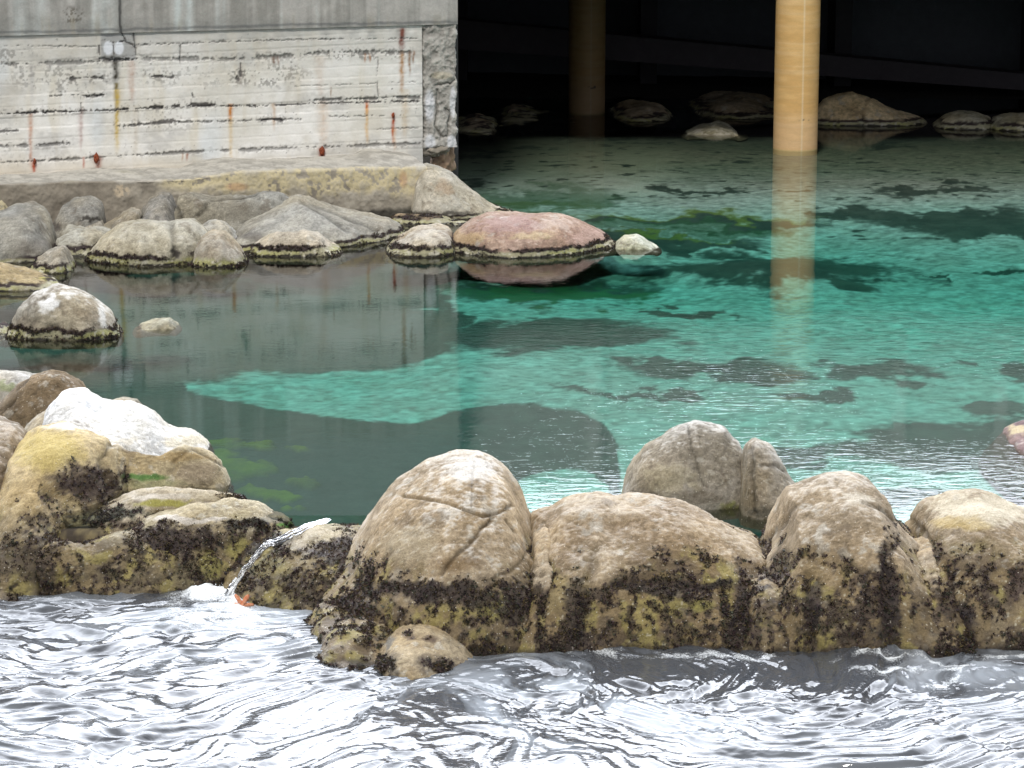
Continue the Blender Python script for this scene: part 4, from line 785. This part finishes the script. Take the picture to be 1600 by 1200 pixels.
rock('long ridged grey slab sloping right to the water', [(358, 385), (366, 358), (380, 344), (405, 332), (440, 318), (462, 309), (480, 309), (500, 317), (545, 329), (580, 333), (610, 339), (628, 350), (640, 368)], 46.9, [(358, 400), (450, 395), (560, 385), (640, 372)], 0, ((.30, .285, .24), (.42, .40, .34)), .6, seed=211, group=GF, e2=.75, k=3.4, amp=.035, weed=500, wetamp=.7, grooves=[([(470, 312), (510, 335), (545, 362)], 4, .05), ([(490, 318), (550, 345), (590, 360)], 3, .03)], marks=[(395, 368, 28, 10, (.05, .04, .04), .6)])
rock('pinkish white low rock in front of the ridged slab', [(384, 402), (396, 380), (412, 368), (430, 360), (450, 357), (480, 359), (502, 366), (512, 378), (530, 388), (542, 400)], 45.6, 402, 0, ((.42, .38, .31), (.62, .57, .48)), .35, seed=223, group=GF, weed=800, amp=.04, e2=.85)
rock('tan lobe rock left of the purple boulder', [(600, 398), (606, 382), (625, 367), (650, 355), (680, 351), (700, 356), (712, 375), (715, 400)], 46.4, 403, 0, ((.38, .31, .22), (.50, .44, .34)), .45, seed=227, group=GF, weed=800, e2=.75, white=.2)
rock('purple pink boulder lying at the pool edge', [(694, 398), (700, 378), (715, 361), (738, 340), (760, 332), (800, 333), (850, 330), (880, 334), (915, 347), (945, 361), (962, 374), (974, 390)], 46.6, [(694, 404), (800, 405), (900, 400), (968, 392)], 0, PINK, .65, seed=229, group=GF, name='boulder', weed=1300, e2=.9, k=2.2, amp=.025, white=.18, wetamp=.85, marks=[(800, 350, 70, 18, (.32, .205, .21), .55), (860, 350, 40, 14, (.55, .46, .40), .5), (730, 372, 40, 14, (.44, .32, .16), .6), (830, 372, 50, 8, (.50, .40, .24), .6), (920, 372, 45, 22, (.42, .29, .24), .8), (790, 340, 10, 3, (.8, .78, .74), .7)])
rock('small pale rock at the tip of the purple boulder', [(958, 392), (964, 376), (975, 368), (995, 368), (1010, 374), (1026, 384), (1034, 390)], 46.5, 391, 0, ((.42, .42, .3), (.6, .6, .48)), .3, seed=233, group=GF, style='none', zb=-.08, e2=.9, marks=[(980, 380, 14, 4, (.15, .14, .1), .6)])
rock('smooth pale rock apron running from the footing corner down to the water', [(640, 300), (652, 268), (664, 256), (682, 259), (705, 268), (740, 297), (765, 315), (800, 328), (815, 340)], 49.3, [(640, 345), (720, 343), (815, 338)], 0, ((.42, .38, .29), (.56, .52, .43)), .9, seed=239, group=GF, weed=500, e2=.85, amp=.035, wetamp=.5, k=3, marks=[(690, 295, 18, 16, (.40, .28, .18), .5), (690, 335, 60, 6, (.05, .045, .04), .8)])
rock('thin dark weedy ledge rock at the foot of the footing', [(600, 352), (620, 338), (660, 334), (700, 337), (730, 345), (745, 352)], 49.0, 353, 0, BROWN, .3, seed=241, group=GF, style='pool', weed=600, wetamp=.8)
# ---- rocks under the building
rock('long tan rock sloping right behind the sunlit column', [(1262, 190), (1270, 168), (1290, 155), (1310, 149), (1332, 147), (1355, 152), (1380, 163), (1410, 174), (1440, 181), (1452, 190)], 62.6, 197, 0, ((.58, .43, .24), (.75, .6, .38)), .8, seed=251, group=GC, mat=M_rockf, res=.03, wetamp=.75, grooves=[([(1360, 155), (1345, 175), (1350, 195)], 2, .05)])
rock('low rock with dark foot right of the long tan rock', [(1455, 192), (1475, 180), (1500, 173), (1525, 175), (1545, 184), (1552, 194)], 61.9, 203, 0, ((.34, .31, .2), (.46, .42, .3)), .5, seed=257, group=GC, mat=M_rockf, res=.03, wetamp=.9)
rock('low rock with dark foot cut by the right edge', [(1540, 198), (1555, 182), (1585, 177), (1620, 179), (1660, 198)], 61.6, 206, 0, ((.34, .31, .2), (.46, .42, .3)), .5, seed=263, group=GC, mat=M_rockf, res=.03, wetamp=.9)
rock('small isolated rock with white rim left of the sunlit column', [(1062, 208), (1075, 202), (1095, 194), (1120, 190), (1138, 196), (1150, 205), (1168, 211)], 60.9, 212, 0, ((.22, .20, .13), (.30, .28, .2)), .4, seed=269, zb=-.08, group=GC, mat=M_rockf, res=.03, style='none', e2=1.0, marks=[(1115, 208, 50, 4, (.4, .38, .33), .6)])
rock('dim rounded rock beside the brown column', [(935, 190), (950, 172), (975, 161), (1005, 157), (1030, 163), (1048, 175), (1060, 192)], 64.5, 192, 0, TAN, .6, seed=271, group=GC, mat=M_rockf, res=.035, wetamp=.6)
rock('dim broad rock mound between the two columns', [(1040, 185), (1080, 160), (1120, 148), (1155, 144), (1190, 150), (1230, 165), (1260, 185)], 65.8, 188, 0, TAN, .8, seed=277, group=GC, mat=M_rockf, res=.035, wetamp=.6)
rock('dim low rock in the shade next to the wall corner', [(690, 205), (715, 188), (745, 180), (770, 185), (790, 200), (800, 208)], 62.6, 208, 0, TAN, .6, seed=281, group=GC, mat=M_rockf, res=.035, wetamp=.6)
rock('dim long rock left of the brown column', [(740, 195), (770, 175), (800, 167), (840, 172), (880, 175), (905, 190)], 64.6, 193, 0, TAN, .6, seed=283, group=GC, mat=M_rockf, res=.035, wetamp=.6)

# ------------------------------------------------------------------ little waterfall from the pool into the sea
def build_cascade():
    pts = [(515, 812, 29.45, .012), (478, 827, None, None), (440, 843, None, None), (408, 862, None, None), (388, 885, None, None), (370, 908, None, None), (355, 928, None, None)]
    path = [(515, 812), (478, 824), (440, 840), (410, 858), (390, 882), (372, 906), (356, 932)]
    Yp = [29.48, 29.22, 29.0, 28.9, 28.8, 28.72, 28.62]; wd = [.05, .05, .045, .035, .03, .03, .05]
    c = np.array([[atY(p[0], p[1], y)[0], y, atY(p[0], p[1], y)[1]] for p, y in zip(path, Yp)])
    t = np.linspace(0, 6, 240); cx = np.stack([np.interp(t, range(7), c[:, k]) for k in range(3)], -1); w = np.interp(t, range(7), wd)
    ker = np.ones(15) / 15
    cx = cx + .02 * np.stack([vn(np.stack([t * 3, 0 * t + q_, 0 * t], -1), 9) for q_ in range(3)], -1)
    for k in range(3): cx[:, k] = np.convolve(np.pad(cx[:, k], 7, mode='edge'), ker, 'valid')
    tan = np.gradient(cx, axis=0); tan /= np.linalg.norm(tan, axis=1, keepdims=True)
    up = np.stack([0 * t, -.75 * ss(.5, 2, t), 1 - .34 * ss(.5, 2, t)], -1); side = np.cross(tan, up); side /= np.linalg.norm(side, axis=1, keepdims=True)
    u = np.linspace(-1, 1, 26)
    G = cx[:, None] + side[:, None] * (u[None, :, None] * w[:, None, None]); nrm = np.cross(side, tan)[:, None]; nrm = nrm * np.sign((nrm * up[:, None]).sum(-1, keepdims=True))
    UV = np.stack([u[None] * 3 + 0 * t[:, None], t[:, None] * 2.2 + 0 * u[None], 0 * t[:, None] + 0 * u[None]], -1)
    f = fbm(UV, 1.6, 3, 300); G = G + nrm * ((.006 * (1 - u[None] ** 2) + .008 * f)[..., None])
    tt = np.linspace(0, 1, 240)[:, None]
    foam = -.1 + .50 * ss(.2, .6, tt) + .20 * f + .12 * ss(.5, 1, tt) - .25 * u[None] ** 4
    qd = gq(*foam.shape); hole = fbm(UV * np.array([1.6, .45, 1]), 1.6, 3, 305) - 1.1 * ss(.25, 0, tt) * 0; keep = (hole > -.75).ravel()[qd[:, 0]]
    return make_mesh('waterfall', G, qd[keep], attrs={'foam': np.clip(foam, 0, .95)})
o = obj('waterfall', build_cascade(), M_sea); tag(o, 'thin white trickle of water falling from pool to sea between weedy rocks', 'waterfall')

def build_spray():
    g = np.random.default_rng(5); n = 150; x, y = atz(352, 936, ZS)
    c = np.stack([x + g.normal(0, .14, n), y - .06 + g.normal(0, .10, n), ZS + .03 + np.abs(g.normal(0, .06, n))], -1); r_ = g.uniform(.003, .009, n)
    oc = np.array([[1, 0, 0], [-1, 0, 0], [0, 1, 0], [0, -1, 0], [0, 0, 1], [0, 0, -1]]); ft = np.array([[0, 2, 4], [2, 1, 4], [1, 3, 4], [3, 0, 4], [2, 0, 5], [1, 2, 5], [3, 1, 5], [0, 3, 5]])
    V = (c[:, None] + oc[None] * r_[:, None, None]).reshape(-1, 3); T = (ft[None] + 6 * np.arange(n)[:, None, None]).reshape(-1, 3)
    return make_mesh('spray', V, None, T, attrs={'foam': np.full(len(V), .95)})
sp = obj('spray', build_spray(), M_sea); sp.parent = o; sp['kind'] = 'stuff'

# ------------------------------------------------------------------ orange sea star at the foot of the waterfall
def build_star():
    x, z = atY(379, 943, 28.42); c = np.array([x, 28.42, z]); n = 15
    th = np.linspace(0, 2 * math.pi, 121); rr = np.linspace(0, 1, 14)
    T, Q = np.meshgrid(th, rr, indexing='ij')
    arm = np.abs(np.cos((T + .35) * 2.5)) ** 1.9; Rm = .036 + .085 * arm
    rad = Q * Rm; prof = np.sqrt(np.clip(1 - Q ** 2, 0, 1)) * (.016 + .03 * (1 - Q))
    ex = np.array([1, 0, 0]); ez = np.array([-.1, -.35, .93]); ez /= np.linalg.norm(ez); en = np.cross(ex, ez)
    if en[1] > 0: en = -en
    droop = -.0 * rad - .02 * (rad / .1) ** 2
    P = c + (rad * np.cos(T))[..., None] * ex + (rad * np.sin(T))[..., None] * ez + (prof + droop)[..., None] * en
    f = fbm(P, 60, 2, 310); P = P + en * (.003 * f)[..., None]
    C = lerp((.50, .15, .06), (.62, .30, .18), ss(-1, 1, f))
    return make_mesh('sea_star', P, gq(*T.shape), attrs={'Col': C})
o = obj('sea_star', build_star(), M_weed); tag(o, 'small orange sea star clinging to the rock beside the waterfall', 'sea star')
